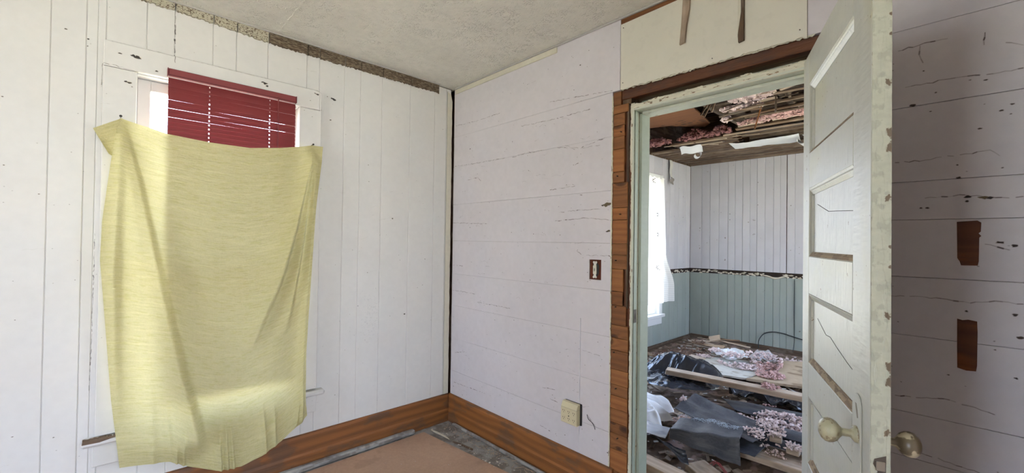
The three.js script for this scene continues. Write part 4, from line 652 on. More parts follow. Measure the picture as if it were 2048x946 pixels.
// ---------- far ceiling: broken boards, joists, attic ----------
const pinkA = std({ color: C(0.60, 0.37, 0.33), roughness: 1 }), pinkB = std({ color: C(0.76, 0.60, 0.56), roughness: 1 }), pinkD = std({ color: C(0.33, 0.15, 0.14), roughness: 1 }), rustB = std({ color: C(0.20, 0.115, 0.08), roughness: 1 });
const puffs = {};
function puff(k) { // one torn tuft: a small body with ragged lobes
  if (!puffs[k]) { const g = mergeVertices(new THREE.IcosahedronGeometry(1, 1).deleteAttribute('normal').deleteAttribute('uv')), p = g.attributes.position;
    for (let i = 0; i < p.count; i++) { const v = V().fromBufferAttribute(p, i), a = fbm(v.x * 1.6 + k * 5, v.y * 1.6 + v.z * 1.4 + 20, 2, k), b = Math.abs(fbm(v.x * 3.1 + v.z * 2 + 30, v.y * 3.1 - v.z + 30, 2, k + 40) - 0.5), q = 0.35 + 1.1 * a - 1.5 * b + 0.25 * hash(i, k, 7); v.multiplyScalar(Math.max(q + 0.5 * (hash(i, k, 19) - 0.5), 0.12)); p.setXYZ(i, v.x * 1.5, v.y * 0.7, v.z); }
    g.computeVertexNormals(); g.setAttribute('uv', new THREE.BufferAttribute(new Float32Array(p.count * 2), 2)); puffs[k] = g.toNonIndexed(); }
  return puffs[k].clone();
}
function fluff(name, label, spots, mat, seed, size) {  // spots: [x, y, z, rx, rz, n, height]
  const r = rng(seed), gs = [];
  for (const [x, y, z, rx, rz, n0, hy = 0.04] of spots) for (let i = 0, n = Math.round(n0 * (y > 1 ? 5 : 8)); i < n; i++) { const a = r() * 6.283, q = Math.sqrt(r()), s = size * (y > 1 ? 0.16 + r() * r() * 0.62 : 0.12 + r() * r() * 0.5);
    const g = puff(Math.floor(r() * 9)).scale(s, s, s).rotateX(r() * 6).rotateY(r() * 6), px = x + Math.cos(a) * q * rx, pz = z + Math.sin(a) * q * rz, up = r() * hy * (1 - q * 0.7); g.translate(px, 0, pz);
    if (y > 1) g.translate(0, y + up, 0); else { let floor = -9; const t = g.attributes.position; for (let k = 0; k < t.count; k++) { const c = cellAt(t.getX(k), t.getZ(k)); if (c >= 0) floor = Math.max(floor, heap[c] + 0.0012 - t.getY(k)); } if (floor > 0.5 || floor < -1) continue; g.translate(0, floor + up * 0.7, 0); }   // on the floor: each tuft lies on the heap
    gs.push(g); }
  const m = part(name, M(gs), mat); m.userData.kind = 'stuff'; if (spots[0][1] < 1) join(m); return tag(m, label, 'insulation');
}
{
  const ca = struct('ceiling'); const r = rng(101), old = woodM(tOld, [[0.72, 0.67, 0.62], [0.55, 0.5, 0.46], [1.0, 0.93, 0.85], [0.42, 0.39, 0.36]], 0.9);  // dark brown wood tints; the darkest also paints in the attic gloom
  // boards still in place towards the far wall
  for (let i = 0; i < 16; i++) {
    const z = FAR + 0.02 + i * 0.088, x0 = -2.64 + (i > 12 ? 0.3 + r() * 0.1 : 0), x1 = i < 8 ? 1.3 : -1.66 + r() * 0.1, y = 2.452 + (i % 3) * 0.005, k = [0, 1, 0, 3, 1][i % 5];
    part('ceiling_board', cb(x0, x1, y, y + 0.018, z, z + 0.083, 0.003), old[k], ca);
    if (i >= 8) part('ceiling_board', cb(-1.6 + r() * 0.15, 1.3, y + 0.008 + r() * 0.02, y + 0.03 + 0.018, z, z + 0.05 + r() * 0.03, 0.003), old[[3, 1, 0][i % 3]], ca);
  }
  const pl = (a, b, w, m, tilt, th = 0.016) => { const A = V(...a), B2 = V(...b), L = A.distanceTo(B2), g = board(L, th, w, 0.002, r); g.rotateX(tilt); const d = B2.clone().sub(A).normalize(); g.rotateZ(Math.asin(d.y)); g.rotateY(-Math.atan2(d.z, d.x)); g.translate((A.x + B2.x) / 2, (A.y + B2.y) / 2, (A.z + B2.z) / 2); return part('torn_lath', g, m, ca); };
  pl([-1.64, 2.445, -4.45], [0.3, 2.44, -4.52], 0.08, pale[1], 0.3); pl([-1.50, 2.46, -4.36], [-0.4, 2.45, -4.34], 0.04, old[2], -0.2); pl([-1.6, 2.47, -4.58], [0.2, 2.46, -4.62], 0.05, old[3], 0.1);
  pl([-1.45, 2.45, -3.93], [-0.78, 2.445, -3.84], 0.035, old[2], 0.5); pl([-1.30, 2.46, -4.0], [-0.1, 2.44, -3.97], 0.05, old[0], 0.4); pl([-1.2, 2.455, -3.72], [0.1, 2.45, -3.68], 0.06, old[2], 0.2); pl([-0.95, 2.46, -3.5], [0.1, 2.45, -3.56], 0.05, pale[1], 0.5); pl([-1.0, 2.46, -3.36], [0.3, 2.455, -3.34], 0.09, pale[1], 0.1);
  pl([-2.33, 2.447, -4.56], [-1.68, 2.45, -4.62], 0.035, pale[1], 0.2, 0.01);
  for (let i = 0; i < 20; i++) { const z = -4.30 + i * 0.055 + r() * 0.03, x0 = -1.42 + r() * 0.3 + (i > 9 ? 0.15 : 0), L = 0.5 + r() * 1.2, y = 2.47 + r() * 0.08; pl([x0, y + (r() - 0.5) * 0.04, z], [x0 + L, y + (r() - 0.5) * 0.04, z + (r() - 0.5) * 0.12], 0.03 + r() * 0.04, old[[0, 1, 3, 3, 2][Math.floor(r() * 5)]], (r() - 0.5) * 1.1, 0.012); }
  // joists along the room, roof boards above, one lit sheet of decking left in the hole
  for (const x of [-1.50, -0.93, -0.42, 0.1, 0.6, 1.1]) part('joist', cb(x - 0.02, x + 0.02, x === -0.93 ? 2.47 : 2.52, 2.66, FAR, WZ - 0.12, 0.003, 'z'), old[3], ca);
  for (let i = 0; i < 15; i++) { const z = FAR - 0.16 + i * 0.3; part('roof_board', cb(-2.8, 1.3, 3.12 + (i % 2) * 0.006, 3.145 + (i % 2) * 0.006, z, z + 0.292, 0.004), old[3], ca); }  // roof boards in the darkest tint, shade of the hole painted in
  part('decking', boxUV(plate([[-2.66, -3.50], [-2.0, -3.55], [-1.71, -3.86], [-1.82, -4.55], [-1.92, -4.66], [-2.19, -4.36], [-2.66, -4.22]], 0.014, 'xz', 2.62, 0.002), 'x'), std({ map: tBare, color: C(0.50, 0.45, 0.42), roughness: 0.9 }), ca, 'brown sheet of roof decking seen through the hole');
  for (const [x, w] of [[-2.8, 0.06], [1.24, 0.06]]) part('attic_side', cb(x, x + w, 2.45, 3.15, FAR - 0.14, WZ - 0.02, 0.003, 'z'), framing, ca);
  for (const z of [FAR - 0.14, WZ - 0.12]) part('attic_side', cb(-2.8, 1.3, 2.45, 3.15, z, z + 0.1, 0.003), framing, ca);
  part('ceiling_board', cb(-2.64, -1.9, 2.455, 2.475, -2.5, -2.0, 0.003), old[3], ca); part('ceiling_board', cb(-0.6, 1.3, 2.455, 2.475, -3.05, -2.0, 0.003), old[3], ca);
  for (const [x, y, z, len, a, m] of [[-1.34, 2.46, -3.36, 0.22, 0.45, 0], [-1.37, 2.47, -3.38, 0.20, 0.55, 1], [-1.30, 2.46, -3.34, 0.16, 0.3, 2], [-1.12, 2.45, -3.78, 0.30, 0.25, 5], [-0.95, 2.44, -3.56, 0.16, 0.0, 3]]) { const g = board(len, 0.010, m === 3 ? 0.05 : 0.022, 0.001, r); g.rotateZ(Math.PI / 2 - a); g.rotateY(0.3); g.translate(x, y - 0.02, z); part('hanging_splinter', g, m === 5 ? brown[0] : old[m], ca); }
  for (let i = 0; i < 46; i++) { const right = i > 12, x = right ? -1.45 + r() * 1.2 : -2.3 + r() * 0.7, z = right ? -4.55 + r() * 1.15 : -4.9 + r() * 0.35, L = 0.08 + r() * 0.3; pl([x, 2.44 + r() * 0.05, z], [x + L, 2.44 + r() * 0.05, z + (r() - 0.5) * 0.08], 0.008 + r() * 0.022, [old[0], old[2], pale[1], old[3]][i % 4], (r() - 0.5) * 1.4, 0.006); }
  const paperW = std({ color: C(0.70, 0.70, 0.69), roughness: 0.8 });
  part('ceiling_paper', sheet((u, v) => V(lerp(-1.78, -1.16, u) + v * 0.06, 2.440 - 0.016 * Math.sin(u * 3.1 + 0.4) * v - 0.004 * Math.sin(u * 9), lerp(-5.16, -4.80, v) + 0.10 * (fbm(u * 5, 2, 4, 281) - 0.5) * (1 - v) + 0.05 * (fbm(u * 9, 7, 4, 283) - 0.5) * v - 0.06 * u), 60, 10, 0.7, 0.4, 0.002), paperW, ca, 'white patch of ceiling paper');
  part('ceiling_paper', sheet((u, v) => { const a = u * 5.0; return V(-1.09 + 0.045 * Math.sin(a), 2.40 + 0.045 * Math.cos(a), lerp(-5.25, -4.95, v)); }, 24, 4, 0.2, 0.2, 0.002), paperW, ca, 'curled end of the paper');
  part('ceiling_paper', sheet((u, v) => V(lerp(-2.22, -1.98, u) - v * 0.05, 2.445 - 0.05 * v * v + 0.008 * Math.sin(u * 9), lerp(-4.70, -4.86, v) + 0.02 * Math.sin(u * 5)), 16, 10, 0.2, 0.1, 0.002), paperW, ca, 'small torn white flap');
  part('ceiling_paper', sheet((u, v) => { const a = u * 4.8; return V(-2.08 + 0.035 * Math.sin(a) - v * 0.06, 2.385 + 0.035 * Math.cos(a), lerp(-4.88, -4.98, v)); }, 20, 4, 0.1, 0.1, 0.002), paperW, ca, 'curled torn end');
}
fluff('ceiling_insulation', 'dark pink insulation tufts along the left edge of the ceiling hole', [[-2.42, 2.47, -4.50, 0.20, 0.07, 70, 0.09], [-1.98, 2.48, -4.56, 0.2, 0.06, 40, 0.12], [-1.70, 2.49, -4.52, 0.1, 0.06, 18, 0.10]], pinkD, 5, 0.036);
fluff('ceiling_insulation', 'pale pink insulation clump bulging from the torn ceiling near the hole', [[-1.08, 2.45, -3.42, 0.16, 0.14, 130, 0.08], [-1.44, 2.45, -3.95, 0.04, 0.05, 26, 0.06], [-1.25, 2.47, -3.75, 0.16, 0.08, 40, 0.05]], pinkB, 7, 0.03);
fluff('ceiling_insulation', 'rosy insulation showing between the torn laths at the right of the ceiling', [[-0.98, 2.45, -4.12, 0.24, 0.10, 130, 0.05], [-1.3, 2.46, -4.22, 0.14, 0.07, 40, 0.05], [-0.6, 2.46, -4.0, 0.3, 0.12, 60, 0.06]], pinkA, 9, 0.028);

// ---------- rubble on the far floor ----------
// The heap is stacked: every piece is lifted until it clears what already lies below it, then joins the heap's height field.
const HX = -2.7, HZ = -6.05, HC = 0.010, HN = 400, HM = 412, heap = new Float32Array(HN * HM).fill(-1);
function samples(o, each) {
  o.updateWorldMatrix(true, true); const a = V(), b = V(), c = V();
  o.traverse((m) => { if (!m.isMesh) return; const p = m.geometry.attributes.position, ix = m.geometry.index, n = ix ? ix.count : p.count, id = (k) => (ix ? ix.getX(k) : k);
    for (let k = 0; k < n; k += 3) { a.fromBufferAttribute(p, id(k)).applyMatrix4(m.matrixWorld); b.fromBufferAttribute(p, id(k + 1)).applyMatrix4(m.matrixWorld); c.fromBufferAttribute(p, id(k + 2)).applyMatrix4(m.matrixWorld);
      const s = Math.min(400, Math.max(1, Math.ceil(Math.max(Math.hypot(a.x - b.x, a.z - b.z), Math.hypot(b.x - c.x, b.z - c.z), Math.hypot(c.x - a.x, c.z - a.z)) / (HC * 0.8))));
      for (let i = 0; i <= s; i++) for (let j = 0; j <= s - i; j++) { const u = i / s, v = j / s, w = 1 - u - v; each(a.x * w + b.x * u + c.x * v, a.y * w + b.y * u + c.y * v, a.z * w + b.z * u + c.z * v); } } });
}
const cellAt = (x, z) => { const i = Math.floor((x - HX) / HC), j = Math.floor((z - HZ) / HC); return i < 0 || j < 0 || i >= HN || j >= HM ? -1 : j * HN + i; };
const join = (o) => samples(o, (x, y, z) => { const k = cellAt(x, z); if (k >= 0 && y > heap[k]) heap[k] = y; });
function settle(o) { let lift = 0; samples(o, (x, y, z) => { const k = cellAt(x, z); if (k >= 0) lift = Math.max(lift, heap[k] + 0.0012 - y); }); o.position.y += lift; join(o); return o; }
{
  const r = rng(301);
  const tar = std({ map: tex(512, 512, (u, v) => { const n = fbm(u * 60, v * 60, 3, 211), s = smooth(fbm(u * 6, v * 9, 4, 213), 0.5, 0.75), l = smooth(fbm(u * 3, v * 44, 3, 215), 0.66, 0.72); const k = 0.6 + 0.6 * n; return mix3([0.060 * k, 0.062 * k, 0.072 * k], [0.12, 0.12, 0.125], s * 0.6 + l * 0.3); }, { rep: [1.2, 1.2] }), roughness: 0.5, bumpMap: grey(256, 256, (u, v) => fbm(u * 50, v * 50, 3, 217), { rep: [2, 2] }), bumpScale: 0.0008, side: THREE.DoubleSide });
  const plastic = std({ color: C(0.03, 0.03, 0.034), roughness: 0.27, side: THREE.DoubleSide }), whiteC = std({ color: C(0.78, 0.78, 0.78), roughness: 0.6, side: THREE.DoubleSide });
  const board1 = std({ map: tex(512, 256, (u, v) => { const n = fbm(u * 20, v * 12, 4, 221), d = smooth(fbm(u * 9, v * 7, 4, 223), 0.5, 0.7); return mix3([0.46 + 0.1 * n, 0.43 + 0.1 * n, 0.37 + 0.09 * n], [0.28, 0.23, 0.17], d); }, { rep: [1, 2] }), roughness: 0.9 });
  const tanB = std({ map: tex(512, 256, (u, v) => { const n = fbm(u * 40, v * 20, 4, 225), d = smooth(fbm(u * 9, v * 7, 4, 227), 0.52, 0.75); return mix3([0.40 + 0.08 * n, 0.30 + 0.06 * n, 0.19 + 0.05 * n], [0.25, 0.17, 0.10], d); }, { rep: [1, 2] }), roughness: 0.9 });
  const dirt = std({ map: tex(512, 512, (u, v) => { const n = fbm(u * 40, v * 40, 4, 229), p = smooth(fbm(u * 15, v * 15, 4, 231), 0.55, 0.68); return mix3([0.11 + 0.12 * n, 0.075 + 0.08 * n, 0.05 + 0.055 * n], [0.44, 0.30, 0.26], p * 0.6); }, { rep: [1, 1] }), roughness: 1 });
  // bed of loose rubble under everything
  const mound = (x, z) => { const near = smooth(z, -4.2, -3.1) * smooth(z, -2.35, -2.85) * smooth(x, -1.75, -1.15), mid = smooth(z, -5.7, -4.9) * smooth(z, -3.6, -4.3) * smooth(x, -2.6, -1.9);
    return 0.012 + 0.05 * near + 0.025 * mid + (0.015 + 0.035 * near + 0.02 * mid) * fbm(x * 7 + 40, z * 7 + 40, 4, 233) + 0.012 * fbm(x * 40 + 40, z * 40 + 40, 2, 235); };
  const bed = part('rubble_bed', sheet((u, v) => V(lerp(-2.64, 1.1, u), mound(lerp(-2.64, 1.1, u), lerp(-5.96, -2.03, v)), lerp(-5.96, -2.03, v)), 240, 260, 3.7, 3.9), dirt); bed.userData.kind = 'stuff'; tag(bed, 'brown bed of crumbled plaster, chips and dirt over the far room floor', 'rubble');
  const beam = (name, label, a, b, w, h, mat, roll = 0, cat = 'timber', parent) => { const A = V(...a), B = V(...b), L = A.distanceTo(B), g = board(L, h, w, 0.004, r), p = g.attributes.position;
    for (let i = 0; i < p.count; i++) { const x = p.getX(i), e = Math.abs(x) > L / 2 - 0.006 ? 1 : 0; p.setX(i, x + e * (hash(Math.round(p.getZ(i) * 900), Math.round(p.getY(i) * 900), 3) - 0.5) * 0.012 * Math.sign(x)); } g.computeVertexNormals();
    const m = part(name, g, mat); const d = B.clone().sub(A).normalize(); m.quaternion.setFromRotationMatrix(new THREE.Matrix4().makeBasis(d, V(0, 1, 0).addScaledVector(d, -d.y).normalize(), d.clone().cross(V(0, 1, 0).addScaledVector(d, -d.y).normalize()))); m.rotateX(roll); m.position.copy(A.add(B).multiplyScalar(0.5)); settle(m); return tag(m, label, cat); };
  // sheets bent through four corners, with folds
  const warp = (bl, br, fr, fl, f, nu = 36, nv = 20, th = 0.004) => sheet((u, v) => { const p = V(...bl).lerp(V(...br), u).lerp(V(...fl).lerp(V(...fr), u), v); return f ? f(p, u, v) : p; }, nu, nv, 1, 0.4, th);
  const rip = (k, a, s) => (p, u, v) => { p.y += a * (fbm(u * k + s, v * k * 0.7 + s, 3, s) - 0.5) * 2; p.z += 0.02 * (fbm(u * 9, s, 3, s + 1) - 0.5) * (v < 0.02 || v > 0.98 ? 1 : 0.3); return p; };
  const sheetThing = (name, label, g, mat, cat) => settle(tag(part(name, g, mat), label, cat));
  // the bed's own chips and splinters
  const scatter = (name, label, n, mat, size, zone, y0) => { const gs = []; for (let i = 0; i < n; i++) { const [x, z] = zone(), l = size * (0.4 + r() * 1.6), g = cb(-l, l, -0.002 - r() * 0.004, 0.003, -l * (0.15 + r() * 0.6), l * 0.3, 0.001, 'x', r); g.rotateX((r() - 0.5) * 0.6).rotateZ((r() - 0.5) * 0.5).rotateY(r() * 6.28).translate(x, mound(x, z) + y0 + r() * 0.012, z); gs.push(g); } const m = part(name, M(gs), mat, bed); m.userData.kind = 'stuff'; m.userData.label = label; };
  const all = () => [-2.6 + Math.pow(r(), 0.8) * 2.5, -5.85 + r() * 3.5], back = () => [-2.5 + r() * 2.2, -5.6 + r() * 1.7];
  scatter('wood_chips', 'tan wood chips scattered over the whole far floor', 420, pale[1], 0.028, all, 0.004);
  scatter('bark_chips', 'dark brown chips and lath bits mixed through the rubble', 420, old[0], 0.035, all, 0.003);
  scatter('plaster_chips', 'pale plaster chips strewn around the white papers', 260, board1, 0.024, back, 0.01);
  scatter('plaster_crumbs', 'small whitish plaster crumbs over the rubble by the doorway', 260, whiteC, 0.009, all, 0.012);
  join(bed);
  const flat = (name, label, pts, y, th, mat, cat, tx = 0, tz = 0) => { const cx = pts.reduce((s, p) => s + p[0], 0) / pts.length, cz = pts.reduce((s, p) => s + p[1], 0) / pts.length, m = part(name, boxUV(plate(pts.map((p) => [p[0] - cx, p[1] - cz]), th, 'xz', 0, 0.001), 'x'), mat); m.position.set(cx, y, cz); m.rotation.set(tx, 0, tz); settle(m); return tag(m, label, cat); };
  const crump = (name, label, cx, y, cz, rx, rz, seed, mat) => { const g = sheet((u, v) => { const a = u * 6.2832, q = v * (0.75 + 0.35 * vn(Math.cos(a) * 2 + 5, Math.sin(a) * 2 + 5, seed)), x = Math.cos(a) * q * rx, z = Math.sin(a) * q * rz; return V(cx + x, y + 0.11 * (Math.abs(fbm(x * 9 + 20, z * 9 + 20, 3, seed) - 0.5) * 2) + 0.03 * (1 - v), cz + z); }, 48, 12, 0.5, 0.5, 0.002); sheetThing(name, label, g, mat, 'paper'); };
  // back of the room
  flat('wallboard', 'pale grey wallboard lying flat behind the black bag', [[-1.95, -4.62], [-1.84, -4.08], [-1.62, -4.15], [-1.36, -4.24], [-1.30, -4.5], [-1.48, -4.86], [-1.70, -4.78]], 0.115, 0.018, board1, 'board', 0.02, -0.01);
  flat('fibreboard', 'tan fibreboard sheet lying flat at the right towards the far wall', [[-1.35, -4.23], [-0.9, -4.38], [0.1, -4.70], [0.1, -5.35], [-0.9, -5.35], [-1.26, -5.05], [-1.20, -4.62]], 0.10, 0.022, tanB, 'board', 0.035, -0.015);
  beam('timber', 'weathered tan board lying flat at the left under the far window', [-2.45, 0.075, -3.78], [-1.86, 0.085, -4.05], 0.12, 0.025, pale[1], 0.1);
  beam('timber', 'thin dark lath lying in the debris along the far left wall', [-2.5, 0.07, -4.5], [-1.95, 0.09, -4.32], 0.05, 0.014, old[2], 0.15);
  flat('wallboard', 'small tan board fragment leaning in the debris at the left', [[-1.98, -4.52], [-1.80, -4.44], [-1.86, -4.30], [-2.02, -4.40]], 0.10, 0.01, pale[1], 'board', 0.2, 0.15);
  for (let i = 0; i < 15; i++) { const x = -2.35 + r() * 0.55, z = -5.55 + r() * 0.45, a = -0.1 + (r() - 0.5) * 0.9, l = 0.12 + r() * 0.3; const m = beam('lath_stick', 'short splintered lath among the sticks strewn before the far corner', [x - Math.cos(a) * l / 2, 0.085 + r() * 0.04, z - Math.sin(a) * l / 2], [x + Math.cos(a) * l / 2, 0.09 + r() * 0.05, z + Math.sin(a) * l / 2], 0.02 + r() * 0.015, 0.006, [pale[0], pale[1], old[2]][i % 3], r() * 0.8, 'stick'); m.userData.group = 'lath sticks in the far corner'; }
  for (let i = 0; i < 9; i++) { const x = -2.32 + r() * 0.42, z = -4.05 + r() * 0.5, a = 0.25 + (r() - 0.5) * 0.8, l = 0.12 + r() * 0.25; const m = beam('lath_stick', 'thin broken stick in the debris at the left under the far window', [x - Math.cos(a) * l / 2, 0.06 + r() * 0.04, z - Math.sin(a) * l / 2], [x + Math.cos(a) * l / 2, 0.07 + r() * 0.04, z + Math.sin(a) * l / 2], 0.018 + r() * 0.02, 0.007, [pale[1], pale[0], old[2]][i % 3], r(), 'stick'); m.userData.group = 'sticks under the far window'; }
  flat('broken_wood', 'pale broken wedge of wood standing up in the debris near the far corner', [[-2.16, -5.40], [-2.02, -5.42], [-1.98, -5.32], [-2.10, -5.30]], 0.11, 0.015, pale[2], 'wood', 0.5, 0.3);
  crump('crumpled_paper', 'largest sheet of white crumpled paper near the middle of the far floor', -1.76, 0.12, -4.90, 0.17, 0.30, 3, whiteC);
  crump('crumpled_paper', 'smaller white crumpled paper in front of the largest one', -1.60, 0.13, -4.70, 0.12, 0.18, 5, whiteC);
  crump('crumpled_paper', 'greyish crumpled paper to the right, beside the tan fibreboard', -1.47, 0.13, -5.12, 0.12, 0.20, 7, std({ color: C(0.5, 0.47, 0.47), roughness: 0.9, side: THREE.DoubleSide }));
  // middle
  sheetThing('black_plastic', 'flat black plastic sheet running right from the bag, under the two-by-four', warp([-1.36, 0.13, -4.02], [-0.55, 0.11, -4.06], [-0.60, 0.105, -3.86], [-1.33, 0.12, -3.74], (p, u, v) => { const n = fbm(u * 7, v * 5, 4, 251); p.y += 0.07 * (Math.abs(n - 0.5) * 3 - 0.3); return p; }, 60, 40, 0.002), plastic, 'plastic');
  { // crumpled bag: thin film stretched over a lump, with long creases and small wrinkles
    const ridge = (q) => 1 - Math.abs(q - 0.5) * 2;
    const bag = (u, v) => { const a = u * 6.2832, q = v, ex = 0.33 * (0.85 + 0.3 * vn(Math.cos(a) * 1.7 + 4, Math.sin(a) * 1.7 + 4, 91)), ez = 0.36 * (0.85 + 0.3 * vn(Math.cos(a) * 1.9 + 8, Math.sin(a) * 1.9 + 2, 93)), x = Math.cos(a) * q * ex, z = Math.sin(a) * q * ez;
      const c1 = ridge(fbm(x * 5 + z * 3 + 20, z * 6 - x * 2 + 20, 2, 261)), c2 = ridge(fbm(x * 13 + 20, z * 11 + x * 6 + 20, 2, 263)), c3 = ridge(fbm(x * 30 + z * 12 + 30, z * 26 + 30, 2, 265));
      const dome = Math.pow(1 - Math.pow(q, 2.6), 0.6); const low = 1 - 0.72 * smooth(z + 0.25 * x, -0.02, 0.12); return V(x, low * (0.14 * dome * (0.72 + 0.28 * c1) + 0.045 * c1 * c1 * dome) + 0.018 * Math.pow(c2, 3) + 0.006 * Math.pow(c3, 3), z); };
    const m = part('plastic_bag', sheet(bag, 150, 60, 1, 1, 0.0015), plastic); m.position.set(-1.68, 0.075, -3.60); settle(m); tag(m, 'shiny crumpled black plastic bag at the left end of the two-by-four', 'bag');
  }
  sheetThing('roofing_felt', 'dark felt piece lying behind, just in front of the long pale two-by-four', warp([-1.32, 0.125, -3.56], [0.0, 0.14, -3.82], [0.0, 0.135, -3.46], [-1.12, 0.135, -3.34], rip(5, 0.016, 7)), tar, 'roofing felt');
  beam('timber', 'long pale two-by-four lying across the rubble in front of the black bag', [-1.71, 0.245, -3.42], [-0.25, 0.225, -3.70], 0.088, 0.042, pale[2]);
  // near the doorway
  beam('timber', 'pale squared timber just inside the doorway at the lower left', [-1.50, 0.085, -2.265], [-0.66, 0.085, -2.175], 0.105, 0.075, pale[2]);
  beam('timber', 'wide pale board at the lower right of the doorway view, dusted with pink fluff', [-0.925, 0.135, -2.755], [0.35, 0.13, -2.82], 0.20, 0.035, pale[0]);
  beam('timber', 'greyish tan plank end slanting towards the doorway in the middle', [-1.05, 0.07, -2.45], [-0.84, 0.06, -2.345], 0.13, 0.035, pale[1], 0.06);
  sheetThing('roofing_felt', 'second felt layer showing under the edge of the large dark sheet', warp([-1.26, 0.165, -2.99], [-0.775, 0.185, -2.90], [-0.79, 0.175, -2.615], [-1.29, 0.155, -2.70], rip(4, 0.008, 5)), tar, 'roofing felt');
  sheetThing('roofing_felt', 'lower dark felt strip bent down beside the broken blocks', warp([-0.86, 0.19, -2.93], [0.2, 0.18, -3.0], [0.2, 0.165, -2.86], [-0.85, 0.17, -2.80], (p, u, v) => { p.y += 0.010 * Math.sin(v * 3.1); return p; }), tar, 'roofing felt');
  sheetThing('roofing_felt', 'narrow dark felt strip running right from the large sheet', warp([-0.84, 0.225, -3.02], [0.2, 0.215, -3.12], [0.2, 0.212, -3.0], [-0.84, 0.215, -2.885], (p, u, v) => { p.y += 0.012 * Math.sin(v * 3.1); return p; }), tar, 'roofing felt');
  sheetThing('roofing_felt', 'large slate-dark felt sheet spread over the middle of the rubble', warp([-1.33, 0.195, -3.12], [-0.80, 0.215, -2.94], [-0.815, 0.205, -2.665], [-1.345, 0.185, -2.80], (p, u, v) => { p = rip(4, 0.012, 3)(p, u, v); p.y += 0.035 * Math.pow(1 - u, 3) + 0.006 * Math.sin(v * 12 + u * 3); return p; }), tar, 'roofing felt');
  sheetThing('torn_plastic', 'torn black plastic arching up at the lower left over the squared timber', warp([-1.60, 0.08, -2.46], [-1.13, 0.07, -2.50], [-1.05, 0.06, -2.37], [-1.42, 0.09, -2.345], (p, u, v) => { p.y += 0.085 * Math.sin(clamp(u * 1.1, 0, 1) * 3.14) * (0.25 + 0.75 * v) + 0.02 * (fbm(u * 9, v * 9, 3, 241) - 0.5); p.z += 0.02 * (fbm(u * 14, 3, 3, 243) - 0.5); return p; }, 40, 24, 0.002), plastic, 'plastic');
  sheetThing('grey_sheet', 'smooth grey-blue sheet at the left edge below the white plastic', warp([-1.62, 0.17, -2.545], [-1.235, 0.18, -2.52], [-1.205, 0.165, -2.40], [-1.42, 0.165, -2.36], rip(3, 0.008, 9)), std({ color: C(0.26, 0.27, 0.30), roughness: 0.45, side: THREE.DoubleSide }), 'sheet');
  { // felt folded over a box edge: lit top, dark front, ragged end at the right
    const g = sheet((u, v) => { const q = v < 0.42 ? v / 0.42 : 1, d = v < 0.42 ? 0 : (v - 0.42) / 0.58, xl = lerp(-1.225, -1.185, q), xr = lerp(-0.90, -0.862, q), zl = lerp(-2.64, -2.425, q), zr = lerp(-2.78, -2.60, q);
      return V(lerp(xl, xr, u) + 0.012 * d * u, lerp(0.215, 0.222, q) - d * lerp(0.055, 0.15, u) + 0.004 * Math.sin(u * 14), lerp(zl, zr, u) + 0.012 * d + 0.01 * (u > 0.97 ? fbm(v * 30, 1, 3, 9) : 0)); }, 40, 30, 0.6, 0.5, 0.012);
    sheetThing('folded_felt', 'felt folded over an edge in front, pale on top with a dark front face', g, tar, 'roofing felt');
  }
  { // white plastic with soft folds hanging off the pile
    const out = [[-1.92, -3.10], [-1.70, -3.10], [-1.52, -3.09], [-1.455, -3.03], [-1.50, -2.93], [-1.42, -2.88], [-1.362, -2.83], [-1.42, -2.73], [-1.35, -2.66], [-1.33, -2.62], [-1.38, -2.575], [-1.48, -2.565], [-1.65, -2.62], [-1.92, -2.68]], cx = -1.60, cz = -2.82;
    const g = sheet((u, v) => { const f = u * out.length, i = Math.floor(f) % out.length, k = f - Math.floor(f), a = out[i], b = out[(i + 1) % out.length], x = lerp(cx, lerp(a[0], b[0], k), v), z = lerp(cz, lerp(a[1], b[1], k), v);
      return V(x, 0.165 + 0.06 * (1 - v * v) + 0.05 * (fbm(x * 8 + 30, z * 8 + 30, 3, 271) - 0.5) + 0.02 * Math.pow(1 - Math.abs(fbm(x * 11 + z * 5 + 30, z * 8 + 30, 2, 273) - 0.5) * 2, 4) + 0.012 * Math.sin(x * 40 + z * 25) * v - 0.05 * Math.pow(v, 6), z); }, 112, 26, 1, 1, 0.0025);
    sheetThing('white_plastic', 'rumpled white plastic sheet bulging at the left of the rubble', g, whiteC, 'plastic');
  }
  for (const [x, z, a, lab] of [[-0.745, -3.05, 0.2, 'left of two short broken wood blocks under the felt strip'], [-0.645, -3.0, 0.05, 'right of two short broken wood blocks under the felt strip']]) { const m = part('wood_block', board(0.062, 0.035, 0.05, 0.004, r), pale[1]); m.position.set(x, 0.15, z + 0.215); m.rotation.y = a; settle(m); tag(m, lab, 'block'); }
  // loose fluff
  fluff('floor_insulation', 'pale pink insulation heaped between the felt sheets at the right', [[-1.02, 0.155, -3.22, 0.20, 0.10, 70, 0.05], [-0.80, 0.16, -3.33, 0.22, 0.14, 130, 0.10], [-0.45, 0.16, -3.35, 0.3, 0.15, 90, 0.08]], pinkB, 11, 0.026);
  fluff('floor_insulation', 'pink insulation tufts scattered behind, beside the white papers', [[-1.92, 0.11, -4.72, 0.16, 0.14, 50, 0.04], [-1.52, 0.13, -4.55, 0.2, 0.10, 70, 0.05], [-1.40, 0.14, -4.9, 0.16, 0.22, 70, 0.06], [-1.28, 0.14, -5.4, 0.2, 0.16, 50, 0.05]], pinkB, 13, 0.026);
  fluff('floor_insulation', 'pink insulation crumbs on the wide pale board at the lower right', [[-0.72, 0.150, -2.80, 0.2, 0.07, 60, 0.02], [-0.80, 0.14, -2.93, 0.08, 0.05, 30, 0.04], [-1.37, 0.19, -2.93, 0.045, 0.05, 26, 0.05]], pinkB, 15, 0.016);
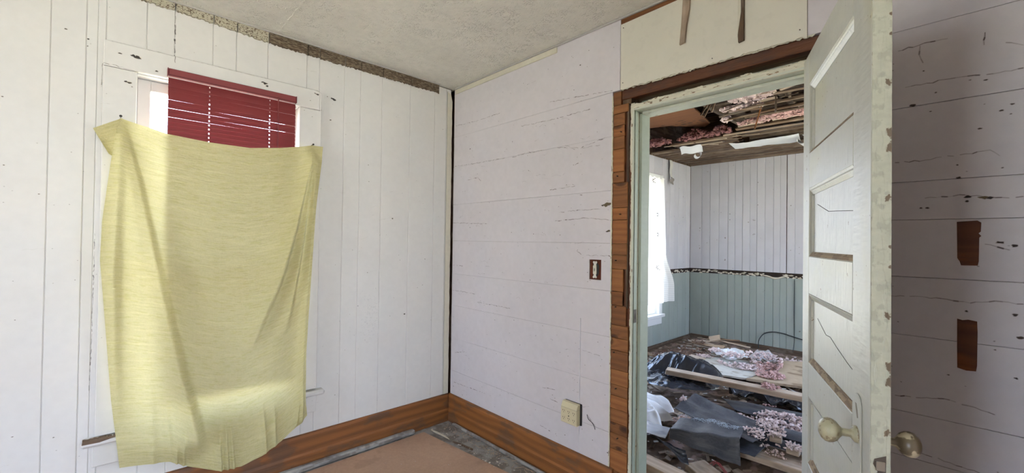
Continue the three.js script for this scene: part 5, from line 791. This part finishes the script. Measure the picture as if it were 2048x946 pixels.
  fluff('floor_insulation', 'pink and brown crumbs between the two wallboard sheets', [[-1.22, 0.10, -4.45, 0.12, 0.12, 60, 0.05], [-1.30, 0.12, -4.72, 0.10, 0.2, 60, 0.05]], pinkA, 23, 0.022);
  fluff('floor_insulation', 'rosy tufts caught on the middle of the long two-by-four', [[-0.98, 0.27, -3.60, 0.06, 0.04, 22, 0.03], [-0.98, 0.225, -3.54, 0.05, 0.03, 14, 0.03]], pinkA, 17, 0.018);
  fluff('floor_insulation', 'rust-brown shredded insulation over the left part of the far floor', [[-2.28, 0.06, -4.85, 0.24, 0.5, 150, 0.03], [-2.15, 0.05, -3.9, 0.25, 0.3, 90, 0.03], [-1.0, 0.12, -4.05, 0.3, 0.12, 90, 0.04]], rustB, 19, 0.022);
  // cables
  const ck = std({ color: C(0.02, 0.022, 0.022), roughness: 0.5 });
  tag(part('cable', tube([[-1.755, 0.05, -5.93], [-1.76, 0.14, -5.95], [-1.70, 0.235, -5.965], [-1.60, 0.272, -5.97], [-1.50, 0.268, -5.97], [-1.40, 0.248, -5.97], [-1.25, 0.225, -5.965], [-0.9, 0.25, -5.96]], 0.0055, 60, 7), ck), 'black cable arching out of the floor against the far green wall', 'cable');
  tag(part('wire', tube([[-1.385, 0.93, -5.975], [-1.387, 0.5, -5.977], [-1.384, 0.18, -5.975], [-1.388, 0.07, -5.94]], 0.0032, 30, 6), ck), 'thin black wire hanging straight down the far green wall', 'wire');
  { const gs = []; for (let i = 0; i < 7; i++) gs.push(tube([[-0.98 + r() * 0.03, 0.065, -2.49 + r() * 0.02], [-0.95 + r() * 0.03, 0.085 + r() * 0.015, -2.475 + r() * 0.02], [-0.91 + r() * 0.03, 0.08, -2.465 + r() * 0.02], [-0.87 + r() * 0.04, 0.06, -2.45 + r() * 0.03]], 0.0014, 14, 5)); const m = part('wire_bundle', M(gs), std({ color: C(0.30, 0.06, 0.06), roughness: 0.5 })); m.userData.kind = 'stuff'; settle(m); tag(m, 'tangle of thin red wires in front of the folded felt', 'wires'); }
  { const gs = []; for (let i = 0; i < 110; i++) { const x = -1.27 + r() * 0.36, z = -2.675 + (r() - 0.5) * 0.05 - (x + 1.27) * 0.12, a = r() * 6.3, l = 0.012 + r() * 0.045, up = (px, pz) => { let h = 0; for (const [dx, dz] of [[0, 0], [0.012, 0], [-0.012, 0], [0, 0.012], [0, -0.012]]) { const c = cellAt(px + dx, pz + dz); if (c >= 0) h = Math.max(h, heap[c]); } return h; };
    const P = [[x, z], [x + Math.cos(a) * l * 0.5, z + Math.sin(a) * l * 0.4], [x + Math.cos(a + r() - 0.5) * l, z + Math.sin(a + r() - 0.5) * l * 0.7]], h0 = Math.max(...P.map((q) => up(...q))) + 0.002; gs.push(tube(P.map((q, k) => [q[0], h0 + (k === 1 ? 0.004 + r() * 0.012 : r() * 0.004), q[1]]), 0.0008, 5, 4)); }
    const m = part('shredded_fibre', M(gs), std({ color: C(0.5, 0.58, 0.66), roughness: 0.4 })); m.userData.kind = 'stuff'; tag(m, 'shreds of pale blue fibre between the large felt sheet and the folded felt', 'fibre'); }
}

renderer.render(scene, camera);
